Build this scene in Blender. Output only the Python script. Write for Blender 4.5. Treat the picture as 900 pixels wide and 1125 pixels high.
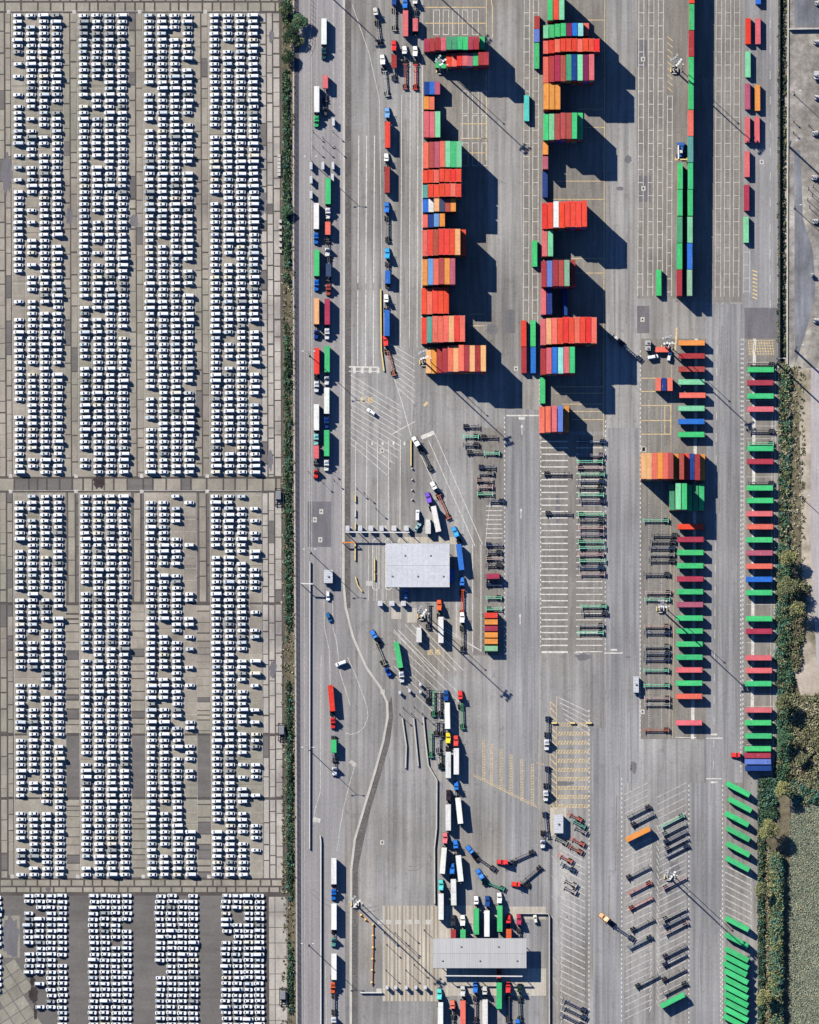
import bpy, math, random
import numpy as np
from mathutils import Vector, Matrix

for o in list(bpy.data.objects):
    bpy.data.objects.remove(o)
R = random.Random(7)
NR = np.random.default_rng(11)
scene = bpy.context.scene
COL = scene.collection

# ------------------------------------------------------------------ camera
M = 0.425                      # metres on the ground for one photo pixel
HGT, TILT = 4000.0, math.radians(4.5)
DIST = HGT / math.cos(TILT)
CAM = Vector((0, -DIST * math.sin(TILT), HGT))
cam = bpy.data.cameras.new('camera')
cam.sensor_fit = 'VERTICAL'
cam.sensor_height = 36
cam.lens = 36 * DIST / (1125 * M)
cam.clip_start, cam.clip_end = 50, 9000
camo = bpy.data.objects.new('camera', cam)
camo.location = CAM
camo.rotation_euler = (TILT, 0, 0)
COL.objects.link(camo)
scene.camera = camo

# ------------------------------------------------------------------ light
SUN_EL = math.radians(33.4)
SHX, SHY = 1.0, -0.935         # direction shadows fall on the ground
az = math.atan2(-SHX, -SHY)    # compass bearing of the sun (from +Y towards +X)
w = bpy.data.worlds.new('World')
scene.world = w
w.use_nodes = True
nt = w.node_tree
sky = nt.nodes.new('ShaderNodeTexSky')
sky.sky_type = 'NISHITA'
sky.sun_disc = False
sky.sun_elevation = SUN_EL
sky.sun_rotation = az
sky.altitude = 4000
sky.air_density = 1.0
sky.dust_density = 0.0
sky.ozone_density = 10.0
bg = nt.nodes['Background']
bg.inputs['Strength'].default_value = 0.09
nt.links.new(sky.outputs[0], bg.inputs[0])
sl = bpy.data.lights.new('sun', 'SUN')
sl.energy = 5.0
sl.angle = math.radians(0.5)
sl.color = (1.0, 0.94, 0.83)
so = bpy.data.objects.new('sun', sl)
d = Vector((SHX, SHY, -math.tan(SUN_EL) * math.hypot(SHX, SHY)))
so.rotation_euler = d.to_track_quat('-Z', 'Y').to_euler()
so.location = (-200, 200, 300)
COL.objects.link(so)
vs = scene.view_settings
vs.view_transform = 'Standard'
vs.look = 'None'
vs.gamma = 1
vs.exposure = 0.47
scene.cycles.diffuse_bounces = 0

# ------------------------------------------------------------------ helpers
YC = Vector((0, math.cos(TILT), math.sin(TILT)))
def P(px, py, z=0.0):
    """photo pixel -> point on the horizontal plane at height z"""
    q = Vector(((px - 450) * M, 0, 0)) + YC * ((562.5 - py) * M)
    r = q - CAM
    t = (z - CAM.z) / r.z
    return CAM + r * t
def lin(c):
    c = c / 255
    return c / 12.92 if c <= .04045 else ((c + .055) / 1.055) ** 2.4
def S(r, g, b, k=1.0):
    return (lin(r) * k, lin(g) * k, lin(b) * k, 1.0)

class MB:
    """collects faces; build() links them as one mesh object"""
    def __init__(s):
        s.v, s.f, s.m = [], [], []
    def poly(s, pts, m=0):
        b = len(s.v)
        s.v += [tuple(p) for p in pts]
        s.f.append(tuple(range(b, b + len(pts))))
        s.m.append(m)
        return s
    def hexa(s, lo, hi, m=0, bottom=True):
        """lo, hi: four corners each, counter-clockwise from above"""
        b = len(s.v)
        s.v += [tuple(p) for p in lo] + [tuple(p) for p in hi]
        fs = [(4, 5, 6, 7), (0, 1, 5, 4), (1, 2, 6, 5), (2, 3, 7, 6), (3, 0, 4, 7)]
        if bottom: fs.append((3, 2, 1, 0))
        for f in fs:
            s.f.append(tuple(b + i for i in f)); s.m.append(m)
        return s
    def box(s, x0, x1, y0, y1, z0, z1, m=0, tx=0, ty=0):
        lo = [(x0, y0, z0), (x1, y0, z0), (x1, y1, z0), (x0, y1, z0)]
        hi = [(x0 + tx, y0 + ty, z1), (x1 - tx, y0 + ty, z1), (x1 - tx, y1 - ty, z1), (x0 + tx, y1 - ty, z1)]
        return s.hexa(lo, hi, m)
    def bar(s, a, b, wd, ht, m=0):
        """box section bar between two points"""
        a, b = Vector(a), Vector(b)
        d = (b - a).normalized()
        up = Vector((0, 0, 1)) if abs(d.z) < .95 else Vector((1, 0, 0))
        sx = d.cross(up).normalized() * wd / 2
        sz = sx.cross(d).normalized() * ht / 2
        lo = [a - sx - sz, a + sx - sz, b + sx - sz, b - sx - sz]
        hi = [a - sx + sz, a + sx + sz, b + sx + sz, b - sx + sz]
        b0 = len(s.v)
        s.v += [tuple(p) for p in lo] + [tuple(p) for p in hi]
        for f in [(4, 5, 6, 7), (0, 1, 5, 4), (1, 2, 6, 5), (2, 3, 7, 6), (3, 0, 4, 7), (3, 2, 1, 0)]:
            s.f.append(tuple(b0 + i for i in f)); s.m.append(m)
        return s
    def tube(s, a, b, r0, r1, n=8, m=0):
        a, b = Vector(a), Vector(b)
        d = (b - a).normalized()
        up = Vector((0, 0, 1)) if abs(d.z) < .95 else Vector((1, 0, 0))
        x = d.cross(up).normalized(); y = d.cross(x)
        b0 = len(s.v)
        for k in range(n):
            t = 2 * math.pi * k / n
            o = x * math.cos(t) + y * math.sin(t)
            s.v.append(tuple(a + o * r0)); s.v.append(tuple(b + o * r1))
        for k in range(n):
            i, j = b0 + 2 * k, b0 + 2 * ((k + 1) % n)
            s.f.append((i, i + 1, j + 1, j)); s.m.append(m)
        s.f.append(tuple(b0 + 2 * k for k in range(n))); s.m.append(m)
        s.f.append(tuple(b0 + 2 * k + 1 for k in reversed(range(n)))); s.m.append(m)
        return s
    def mesh(s, name, mats):
        me = bpy.data.meshes.new(name)
        me.from_pydata(s.v, [], s.f)
        for m in (mats if isinstance(mats, (list, tuple)) else [mats]):
            me.materials.append(m)
        if any(s.m):
            me.polygons.foreach_set('material_index', s.m)
        me.update()
        return me
    def build(s, name, mats, parent=None):
        return link(name, s.mesh(name, mats), parent)

def link(name, data, parent=None, color=None, loc=None, rz=None):
    o = bpy.data.objects.new(name, data)
    COL.objects.link(o)
    if parent is not None: o.parent = parent
    if color is not None: o.color = color
    if loc is not None: o.location = loc
    if rz is not None: o.rotation_euler = (0, 0, rz)
    return o
def tag(o, label, cat, group=None):
    o['label'] = label; o['category'] = cat
    if group: o['group'] = group
    return o
def struct(o, kind='structure', label=None, cat=None):
    o['kind'] = kind
    if label: o['label'] = label
    if cat: o['category'] = cat
    return o
ONES = 'first second third fourth fifth sixth seventh eighth ninth tenth eleventh twelfth thirteenth fourteenth fifteenth sixteenth seventeenth eighteenth nineteenth'.split()
TENS = {2: ('twenty', 'twentieth'), 3: ('thirty', 'thirtieth'), 4: ('forty', 'fortieth'), 5: ('fifty', 'fiftieth'), 6: ('sixty', 'sixtieth'), 7: ('seventy', 'seventieth')}
def nth(n):
    if n < 20: return ONES[n - 1]
    t, u = divmod(n, 10)
    return TENS[t][1] if u == 0 else TENS[t][0] + '-' + ONES[u - 1]

# ------------------------------------------------------------------ materials
def newmat(name, rough=.8, metal=0.0, spec=.3):
    m = bpy.data.materials.new(name)
    m.use_nodes = True
    b = m.node_tree.nodes['Principled BSDF']
    b.inputs['Roughness'].default_value = rough
    b.inputs['Metallic'].default_value = metal
    b.inputs['Specular IOR Level'].default_value = spec
    return m, m.node_tree, b
def noisefac(nt, vec, sx, sy, detail, lo, hi, a, b, rot=0.0):
    mp = nt.nodes.new('ShaderNodeMapping')
    mp.inputs['Scale'].default_value = (sx, sy, (sx + sy) / 2)
    mp.inputs['Rotation'].default_value = (0, 0, rot)
    mp.inputs['Location'].default_value = (R.uniform(0, 50), R.uniform(0, 50), 0)
    nt.links.new(vec, mp.inputs[0])
    n = nt.nodes.new('ShaderNodeTexNoise')
    n.inputs['Scale'].default_value = 1
    n.inputs['Detail'].default_value = detail
    n.inputs['Roughness'].default_value = .6
    nt.links.new(mp.outputs[0], n.inputs['Vector'])
    r = nt.nodes.new('ShaderNodeMapRange')
    r.inputs[1].default_value, r.inputs[2].default_value = lo, hi
    r.inputs[3].default_value, r.inputs[4].default_value = a, b
    nt.links.new(n.outputs['Fac'], r.inputs[0])
    return r.outputs[0]
def grime(name, col, specs, rough=.9, tints=(), source=None, spec=.25, cracks=None, space='Position', bump=None, island=None):
    """colour x product of noise factors; source 'object' takes the object colour, 'Col' a colour attribute"""
    m, nt, b = newmat(name, rough, 0, spec)
    g = nt.nodes.new('ShaderNodeNewGeometry')
    vec = g.outputs['Position']
    if space == 'Object':
        tc = nt.nodes.new('ShaderNodeTexCoord'); vec = tc.outputs['Object']
        oi0 = nt.nodes.new('ShaderNodeObjectInfo')
        ad = nt.nodes.new('ShaderNodeVectorMath'); ad.operation = 'MULTIPLY_ADD'
        cb = nt.nodes.new('ShaderNodeCombineXYZ')
        nt.links.new(oi0.outputs['Random'], cb.inputs[0]); nt.links.new(oi0.outputs['Random'], cb.inputs[1])
        nt.links.new(cb.outputs[0], ad.inputs[0]); ad.inputs[1].default_value = (190, 77, 0)
        nt.links.new(vec, ad.inputs[2]); vec = ad.outputs[0]
    if source == 'object':
        oi = nt.nodes.new('ShaderNodeObjectInfo'); cur = oi.outputs['Color']
    elif source:
        at = nt.nodes.new('ShaderNodeAttribute'); at.attribute_name = source; cur = at.outputs['Color']
    else:
        rgb = nt.nodes.new('ShaderNodeRGB'); rgb.outputs[0].default_value = col; cur = rgb.outputs[0]
    for (sx, sy, det, lo, hi, c2) in tints:
        f = noisefac(nt, vec, sx, sy, det, lo, hi, 0, 1)
        mx = nt.nodes.new('ShaderNodeMix'); mx.data_type = 'RGBA'
        nt.links.new(f, mx.inputs[0]); nt.links.new(cur, mx.inputs[6]); mx.inputs[7].default_value = c2
        cur = mx.outputs[2]
    fac = None
    fs = [noisefac(nt, vec, *s) for s in specs]
    if cracks:
        sc, wd, lo = cracks
        vo = nt.nodes.new('ShaderNodeTexVoronoi'); vo.feature = 'DISTANCE_TO_EDGE'
        vo.inputs['Scale'].default_value = sc
        nw = nt.nodes.new('ShaderNodeTexNoise'); nw.inputs['Scale'].default_value = sc * 3
        vm = nt.nodes.new('ShaderNodeVectorMath'); vm.operation = 'MULTIPLY_ADD'
        nt.links.new(vec, nw.inputs['Vector'])
        nt.links.new(nw.outputs['Color'], vm.inputs[0]); vm.inputs[1].default_value = (.25 / sc,) * 3
        nt.links.new(vec, vm.inputs[2]); nt.links.new(vm.outputs[0], vo.inputs['Vector'])
        r = nt.nodes.new('ShaderNodeMapRange')
        r.inputs[1].default_value, r.inputs[2].default_value = 0, wd
        r.inputs[3].default_value, r.inputs[4].default_value = lo, 1
        nt.links.new(vo.outputs['Distance'], r.inputs[0]); fs.append(r.outputs[0])
    if island:
        r = nt.nodes.new('ShaderNodeMapRange'); r.inputs[3].default_value, r.inputs[4].default_value = island
        nt.links.new(g.outputs['Random Per Island'], r.inputs[0]); fs.append(r.outputs[0])
    for f in fs:
        if fac is None: fac = f; continue
        mu = nt.nodes.new('ShaderNodeMath'); mu.operation = 'MULTIPLY'
        nt.links.new(fac, mu.inputs[0]); nt.links.new(f, mu.inputs[1]); fac = mu.outputs[0]
    if fac is not None:
        sc_ = nt.nodes.new('ShaderNodeVectorMath'); sc_.operation = 'SCALE'
        nt.links.new(cur, sc_.inputs[0]); nt.links.new(fac, sc_.inputs['Scale']); cur = sc_.outputs[0]
    nt.links.new(cur, b.inputs['Base Color'])
    if bump:
        n = nt.nodes.new('ShaderNodeTexNoise'); n.inputs['Scale'].default_value = bump[0]; n.inputs['Detail'].default_value = 3
        nt.links.new(vec, n.inputs['Vector'])
        bp = nt.nodes.new('ShaderNodeBump'); bp.inputs['Strength'].default_value = bump[1]; bp.inputs['Distance'].default_value = bump[2]
        nt.links.new(n.outputs['Fac'], bp.inputs['Height']); nt.links.new(bp.outputs[0], b.inputs['Normal'])
    return m
FINE = (.9, .9, 3, .3, .7, .90, 1.10)
m_yard = grime('yard_asphalt', S(168, 166, 164, 0.84), [(.45, .012, 4, .36, .62, .72, 1.10), (.11, .006, 3, .35, .62, .80, 1.10), (.018, .018, 4, .35, .65, .80, 1.14), (.25, .2, 5, .58, .72, 1.0, .76), (.09, .09, 5, .6, .72, 1.0, .84), FINE], cracks=(.03, .004, .88),
               tints=[(.02, .02, 3, .5, .72, S(162, 155, 146, .84))])
m_lane = grime('yard_lane_asphalt', S(163, 162, 163, 0.84), [(.6, .01, 4, .36, .62, .74, 1.10), (.16, .006, 3, .35, .62, .80, 1.10), (.02, .02, 4, .35, .65, .84, 1.1), (.2, .2, 5, .6, .74, 1.0, .8), FINE], cracks=(.02, .003, .9))
m_bay = grime('bay_asphalt', S(148, 143, 137, 0.84), [(.55, .05, 5, .33, .65, .76, 1.12), (.03, .03, 3, .35, .65, .86, 1.1), (.3, .3, 4, .60, .74, 1.0, .74), FINE], cracks=(.05, .006, .85))
m_road = grime('road_asphalt', S(160, 157, 158, 0.84), [(.5, .008, 3, .35, .63, .82, 1.10), (.02, .02, 3, .35, .65, .9, 1.08), FINE], cracks=(.03, .004, .9))
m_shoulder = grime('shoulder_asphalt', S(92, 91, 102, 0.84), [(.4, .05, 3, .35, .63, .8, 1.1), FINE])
m_shoulder2 = grime('service_asphalt', S(136, 139, 146, .84), [(.4, .05, 3, .35, .63, .8, 1.1), (.07, .05, 5, .36, .64, .66, 1.2), FINE])
m_patch = grime('patched_asphalt', S(122, 120, 124, 0.84), [(.3, .05, 3, .35, .63, .85, 1.1), FINE])
m_rumble = grime('rubble_verge', S(112, 108, 106, 0.84), [(1.2, 1.2, 4, .3, .7, .6, 1.35), (.1, .1, 3, .35, .65, .8, 1.2)], bump=(2.0, .6, .3))
m_kerb = grime('kerb_concrete', S(206, 202, 194, 0.84), [(.3, .1, 3, .3, .7, .85, 1.1), FINE])
m_apron = grime('apron_concrete', S(210, 202, 188, 0.84), [(.9, .03, 3, .33, .66, .74, 1.08), (.05, .05, 3, .3, .7, .86, 1.1), FINE], island=(.9, 1.05))
m_joint = grime('slab_joint_tar', S(94, 89, 86, 0.84), [(.1, .1, 3, .3, .7, .8, 1.15), FINE])
m_slab = grime('slab_concrete', S(178, 170, 157, 0.84), [(.03, .03, 3, .32, .68, .83, 1.08), (.25, .12, 4, .3, .7, .84, 1.12), (.5, .5, 4, .6, .75, 1.0, .78), FINE], tints=[(.012, .012, 2, .42, .66, S(164, 160, 146, .84)), (.02, .02, 3, .55, .75, S(146, 138, 131, .84))], cracks=(.12, .008, .84), island=(.86, 1.06))
m_slab2 = grime('pale_slab_concrete', S(198, 191, 182, .84), [(.03, .03, 3, .32, .68, .86, 1.06), (.25, .12, 4, .3, .7, .86, 1.1), (.5, .5, 4, .58, .74, 1.0, .74), FINE], cracks=(.1, .008, .82), island=(.9, 1.05), tints=[(.03, .02, 4, .52, .66, S(150, 144, 142, .84))])
m_apron2 = grime('worn_apron_concrete', S(176, 162, 142, .84), [(1.2, .04, 4, .33, .66, .7, 1.12), FINE])
m_tyremark = grime('tyre_rubber_marks', S(146, 142, 140, .84), [(.5, .5, 4, .35, .65, .8, 1.16)])
m_lotasph = grime('lot_asphalt', S(122, 118, 115, 0.84), [(.05, .05, 4, .32, .68, .8, 1.12), (.02, .3, 3, .35, .65, .9, 1.06), FINE], cracks=(.04, .004, .88))
m_tar_or_shadow = grime('tar_or_shadow', S(74, 66, 66, .7), [(.3, .3, 4, .3, .7, .6, 1.4)])
m_soil = grime('verge_soil', S(120, 112, 92, 0.84), [(.4, .4, 4, .3, .7, .6, 1.3), (.05, .05, 3, .3, .7, .8, 1.2)], bump=(1.5, .5, .3))
m_sand = grime('sandy_ground', S(200, 188, 172, 0.84), [(.06, .06, 4, .3, .7, .76, 1.12), (.6, .6, 4, .3, .7, .85, 1.1)], tints=[(.05, .05, 4, .5, .68, S(122, 116, 92, .85))])
m_gravel = grime('substation_gravel', S(166, 160, 153, 0.84), [(.06, .04, 5, .38, .62, .58, 1.16), (.3, .3, 5, .38, .62, .74, 1.14), (.9, .9, 3, .3, .7, .88, 1.12)], tints=[(.035, .02, 3, .52, .66, S(196, 190, 178, .84))])
m_track = grime('gravel_track', S(188, 182, 182, 0.84), [(.8, .03, 3, .3, .7, .85, 1.1), (.05, .05, 3, .3, .7, .88, 1.1), FINE])
m_field = grime('field_soil', S(136, 142, 122, 0.84), [(.35, .35, 5, .3, .7, .65, 1.3), (.03, .03, 3, .3, .7, .85, 1.15)], bump=(1.2, .8, .6))
m_earth = grime('distant_ground', S(130, 126, 118, .85), [(.02, .02, 4, .3, .7, .8, 1.2)])
m_white = grime('white_paint', S(238, 234, 226, 0.84), [(.7, .7, 4, .35, .62, .66, 1.06)])
m_faded = grime('faded_white_paint', S(212, 208, 202, 0.84), [(.6, .6, 4, .36, .62, .68, 1.1)])
m_yellow = grime('faded_yellow_paint', S(238, 212, 160, 0.84), [(.7, .7, 4, .35, .62, .66, 1.1)])
m_yellowblk = grime('yellow_block', S(240, 216, 150, 0.84), [FINE])
m_orangeblk = grime('orange_plastic', S(232, 140, 60, .9), [FINE])
m_roofw = grime('pale_roof_sheet', S(212, 215, 221, 0.84), [(.12, .5, 3, .3, .7, .95, 1.04), (.05, .05, 3, .3, .7, .96, 1.04), FINE], rough=.6)
m_roofg = grime('grey_roof_sheet', S(200, 200, 200, 0.84), [(1.3, .03, 3, .3, .7, .90, 1.08), (.05, .05, 3, .3, .7, .95, 1.04)], rough=.6)
m_steel = grime('galvanised_steel', S(150, 152, 156, .85), [FINE], rough=.5, spec=.5)
m_whitemetal = grime('white_metal', S(226, 226, 224, .85), [FINE], rough=.5)
m_dark = grime('dark_steel', S(44, 46, 54, .8), [FINE], rough=.6)
m_tyre = grime('tyre_rubber', S(34, 34, 36, .7), [FINE])
m_rim = grime('wheel_rim', S(150, 150, 150, .8), [FINE], rough=.4)
m_fence = grime('fence_steel', S(112, 116, 122, .8), [FINE], rough=.6)
m_glass, _, _b = newmat('dark_glass', .15, 0, .4); _b.inputs['Base Color'].default_value = (.006, .009, .014, 1)
m_cont = grime('container_paint', None, [(.25, 1.6, 4, .3, .7, .80, 1.10), (.6, .6, 4, .55, .74, 1.0, .78), (.09, .09, 2, .3, .7, .90, 1.06)], rough=.6, source='object', space='Object', tints=[(.3, 1.2, 5, .62, .84, S(206, 176, 164, .7)), (.8, .8, 5, .66, .78, S(120, 84, 66, .7))])
m_contcol = grime('stacked_container_paint', None, [(.3, .3, 4, .3, .7, .82, 1.08)], rough=.6, source='Col')
m_cast = grime('corner_casting', None, [FINE], rough=.6, source='object')
m_cab = grime('cab_paint', None, [(.5, .5, 3, .3, .7, .94, 1.05)], rough=.35, source='object', spec=.4, space='Object')
m_chas = grime('chassis_paint', None, [(.8, .8, 4, .3, .7, .75, 1.15)], rough=.6, source='object', space='Object')
m_car = grime('car_paint', None, [FINE], rough=.35, source='object', spec=.4)
m_carcol = grime('parked_car_paint', None, [FINE], rough=.35, source='Col', spec=.4)
m_leaf = grime('leaves', None, [(.15, .15, 3, .3, .7, .8, 1.2)], rough=.7, source='Col', spec=.2)
m_bark = grime('bark', S(92, 78, 64, .8), [FINE])

PAL = {k: S(*v, .84) for k, v in dict(red=(250, 78, 54), brightred=(246, 54, 48), salmon=(254, 122, 102), pink=(238, 116, 124), darkred=(182, 58, 62), brown=(190, 84, 76),
    crimson=(186, 54, 84), maroon=(134, 32, 82), orange=(252, 164, 74), peach=(254, 190, 134), green=(72, 210, 128), lightgreen=(138, 228, 172), sage=(144, 194, 156),
    teal=(98, 172, 160), darkgreen=(78, 164, 120), navy=(16, 66, 146), blue=(36, 122, 222), lightblue=(112, 172, 236), periwinkle=(106, 136, 222), cyan=(92, 222, 216),
    paleblue=(160, 234, 226), white=(255, 255, 252), purple=(122, 78, 210), yellow=(250, 224, 50), mauve=(196, 98, 124), black=(24, 28, 40), darkgrey=(84, 88, 96), grey=(164, 164, 164),
    silver=(206, 204, 202), darkteal=(20, 76, 86), skyblue=(56, 168, 250), bronze=(160, 102, 80), orangered=(250, 106, 52), mint=(140, 214, 180), rust=(196, 116, 100), darkblue=(60, 78, 112), rosy=(196, 172, 166)).items()}
WORD = dict(brightred='bright red', darkred='dark red', lightgreen='light green', darkgreen='dark green', lightblue='light blue', paleblue='pale blue', darkgrey='dark grey',
            darkteal='dark teal', skyblue='sky blue', orangered='orange-red', darkblue='dark blue', mint='mint green', rust='rusty red', rosy='pinkish grey')
def W(c): return WORD.get(c, c)
# ------------------------------------------------------------------ ground sheets
def strip(name, mat, left, right, z, parent=None, kind=True):
    mb = MB()
    for i in range(len(left) - 1):
        a, b, c, e = left[i], right[i], right[i + 1], left[i + 1]
        mb.poly([P(*e, z), P(*c, z), P(*b, z), P(*a, z)])
    o = mb.build(name, mat, parent)
    if kind and parent is None: struct(o)
    return o
def rect(name, mat, x0, y0, x1, y1, z, parent=None):
    return strip(name, mat, [(x0, y0), (x0, y1)], [(x1, y0), (x1, y1)], z, parent)

mb = MB(); mb.poly([(-3000, -3000, -.3), (3000, -3000, -.3), (3000, 3000, -.3), (-3000, 3000, -.3)])
struct(mb.build('ground', m_earth))
TOP, BOT = -130, 1255
SL = lambda x, y: x + .0042 * (y - 17)          # the car park is turned slightly
lot = strip('car_park_paving', m_joint, [(-150, TOP), (-150, BOT)], [(308, TOP), (316, BOT)], -.07); struct(lot)
yard = strip('yard', m_yard, [(379, TOP), (379, 660), (379, 856), (379, 856.01), (379, BOT)], [(855, TOP), (855, 660), (853, 856), (832.5, 856.01), (832.5, BOT)], 0)
road = strip('road', m_road, [(323, TOP), (323, 300), (326, 900), (327, BOT)], [(379, TOP), (379, 300), (379, 900), (379, BOT)], 0)
verge = strip('hedge_verge', m_soil, [(308, TOP), (310, 400), (316, BOT)], [(323, TOP), (323, 400), (327, BOT)], -.05)
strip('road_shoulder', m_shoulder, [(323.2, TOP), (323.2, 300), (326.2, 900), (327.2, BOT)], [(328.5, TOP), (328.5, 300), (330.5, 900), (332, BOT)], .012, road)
strip('bank_verge', m_soil, [(855, TOP), (855, 660), (853, 856), (832.5, 856.01), (832.5, BOT)], [(891, TOP), (891, 660), (891, 856), (868, 856.01), (868, BOT)], -.04)
sub = rect('substation_ground', m_gravel, 866, TOP, 1100, 404, 0.02); struct(sub)
strip('service_lane', m_shoulder2, [(872.5, 165), (873, 240), (873, 300), (873, 345), (874, 400)], [(879.5, 165), (882, 240), (893, 275), (896, 320), (890, 350)], .03, sub)
strip('asphalt_pad', m_shoulder2, [(873, TOP), (873, 30)], [(1000, TOP), (1000, 30)], .03, sub)
strip('tan_verge', m_sand, [(861.5, TOP), (861.5, 404)], [(864.6, TOP), (864.2, 404)], -.03)
strip('sandy_strip', m_sand, [(876, 404), (880, 520), (881, 640), (884, 700), (872, 735), (880, 765), (889, 790)], [(900, 404), (900, 520), (900, 640), (900, 700), (900, 735), (900, 765), (900, 790)], -.02)
strip('gravel_track', m_track, [(891, 404), (891, 600), (897, 720), (910, 800), (930, 900), (950, BOT)], [(903, 404), (903, 600), (912, 720), (924, 800), (944, 900), (964, BOT)], 0.0)
strip('field', m_field, [(884, 868), (869, 900), (867, 1000), (867, BOT)], [(1100, 868), (1100, 900), (1100, 1000), (1100, BOT)], -.02)
rect('scrub_ground', m_soil, 868, 700, 1100, 870, -.035)
# darker bays and paler lanes on the yard
for a in [(465, TOP, 536, 356), (574, TOP, 594, 372), (595, TOP, 666, 474), (700, TOP, 742, 328), (742, TOP, 815, 332), (704, 372, 776, 812), (819, 372, 852, 848)]:
    rect('bay_paving', m_bay, *a, .008, yard)
for a in [(594, 478, 664, 717), (520, 470, 555, 720)]:
    rect('bay_paving', m_bay, *a, .008, yard)
for a in [(555, 450, 592, 1125), (666, 470, 702, 860), (666, 860, 684, 1250), (776, 334, 816, 860), (817, TOP, 854, 345), (652, 800, 665.9, 1250), (758, 860, 794, 1250)]:
    rect('lane_paving', m_lane, *a, .010, yard)
for a in [(338, 551, 364, 601)]:
    rect('asphalt_patch', m_patch, *a, .013, road)
for a in [(700, 336, 713.5, 366), (701, 193, 715, 222), (700, 44, 711, 74), (818, 338, 855, 372), (553, 340, 566, 366), (604, 885, 607, 1125)]:
    rect('asphalt_patch', m_patch, *a, .013, yard)
for i, (x, y, a_, b_) in enumerate([(421, 580, 4, 2.6), (433.5, 580, 3.5, 2.6), (447, 580, 3.5, 2.6), (408, 580, 3.5, 2.6), (396, 581, 4, 2.2), (383.5, 581, 3.5, 2), (419, 663, 3.8, 2.6), (431, 663, 3.5, 2.6), (444, 663, 3.5, 2.4), (406, 641, 4, 2.6),
                              (418, 1013, 3, 2.2), (427.5, 1013, 3.2, 2.4), (437.5, 1013, 3.2, 2.4), (449, 1013, 3.4, 2.6), (459, 1013, 3, 2.4), (471, 1013, 3.4, 2.6), (416.5, 1088, 3, 2)]):
    rect('concrete_pad', m_kerb, x - a_, y - b_, x + a_, y + b_, .034, yard)
# light concrete aprons at the gates, cut in lane-wide slabs
for i in range(7):
    x0 = 420.5 + i * 8.7
    rect('apron_slab', m_apron, x0, 995, x0 + 3.0, 1100, .016, yard); rect('apron_slab', m_apron2, x0 + 3.2, 995, x0 + 5.2, 1100, .016, yard)
    rect('apron_slab', m_apron, x0 + 5.4, 995, x0 + 7.2, 1100, .016, yard); rect('apron_slab', m_apron2, x0 + 7.4, 995, x0 + 8.5, 1100, .016, yard)
rect('apron_slab', m_apron, 482, 995, 520, 1031, .016, yard)
rect('apron_slab', m_apron, 520.4, 996, 600, 1010, .016, yard)
rect('apron_slab', m_apron, 482, 1064, 600, 1094, .016, yard)
rect('apron_slab', m_apron, 604.5, 887, 622, 918, .016, yard)
for (x0, y0, x1, y1) in [(438, 590, 500, 598), (447, 668, 458, 684), (430, 664, 441, 680)]:
    rect('apron_slab', m_apron, x0, y0, x1, y1, .016, yard)
# rubble verge with its pale kerb, running down the west side of the yard
KL = [(378, TOP), (378, 300), (377.5, 560), (377.5, 640), (380, 668), (388, 700), (403, 734), (418, 755), (425.5, 772), (426, 788), (421, 815), (412, 848), (400, 888), (390, 922), (386, 955), (385.5, 1040), (385.5, BOT)]
rub1 = strip('rubble_verge', m_rumble, [(x + 1.6, y) for x, y in KL[:5]], [(386, TOP), (386, 300), (385, 560), (385, 640), (385, 668)], .03); struct(rub1)
rub2 = strip('rubble_verge', m_rumble, [(x + 1.6, y) for x, y in KL[8:]], [(430.5, 765), (432, 788), (428.5, 815), (419.5, 848), (407.5, 888), (400, 922), (393, 955), (393, 1040), (393, BOT)], .03); struct(rub2)
def wall(name, pts, wd, z0, z1, mat, parent=None):
    """a low wall or kerb along a pixel path, mitred, wd in metres"""
    q = [P(x, y) for x, y in pts]
    L, Rr = [], []
    for i, p in enumerate(q):
        a = q[max(i - 1, 0)]; b = q[min(i + 1, len(q) - 1)]
        d = (b - a); d.z = 0; d.normalize()
        n = Vector((-d.y, d.x, 0)) * wd / 2
        L.append(p + n); Rr.append(p - n)
    mb = MB()
    up = lambda v, z: Vector((v.x, v.y, z))
    for i in range(len(q) - 1):
        mb.hexa([up(Rr[i], z0), up(Rr[i + 1], z0), up(L[i + 1], z0), up(L[i], z0)], [up(Rr[i], z1), up(Rr[i + 1], z1), up(L[i + 1], z1), up(L[i], z1)])
    return mb.build(name, mat, parent)
struct(wall('kerb', KL, 1.1, 0, .14, m_kerb))
struct(wall('kerb', [(322.6, TOP), (322.6, 300), (325.6, 900), (326.6, BOT)], .7, 0, .15, m_kerb))

# ------------------------------------------------------------------ concrete slabs of the car park
unit = MB().box(-.5, .5, -.5, .5, -.06, 0).mesh('slab', m_slab)
unit2 = MB().box(-.5, .5, -.5, .5, -.06, 0).mesh('pale_slab', m_slab2)
unita = MB().box(-.5, .5, -.5, .5, -.06, 0).mesh('asphalt_slab', m_lotasph)
slabs = []
def slab(x0, y0, x1, y1, gap=.5, mesh=unit, key=0, gy=None):
    c = P(SL((x0 + x1) / 2, (y0 + y1) / 2), (y0 + y1) / 2)
    slabs.append((c, (x1 - x0) * M - gap, (y1 - y0) * M - (gap if gy is None else gy), mesh, key))
def rowsof(y0, y1, pitch, jit):
    ys = [y0]
    while ys[-1] + pitch * 1.3 < y1:
        ys.append(ys[-1] + pitch * R.uniform(1 - jit, 1 + jit))
    return ys + [y1]
blocks = [12 + 72 * b for b in range(4)]
aisles = [(-3, 5), (5, 12)] + [(69 + 72 * b + 7.5 * k, 76.5 + 72 * b + 7.5 * k) for b in range(3) for k in (0, 1)] + [(285.5, 292.5), (292.5, 299.5), (299.5, 307.5)]
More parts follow.
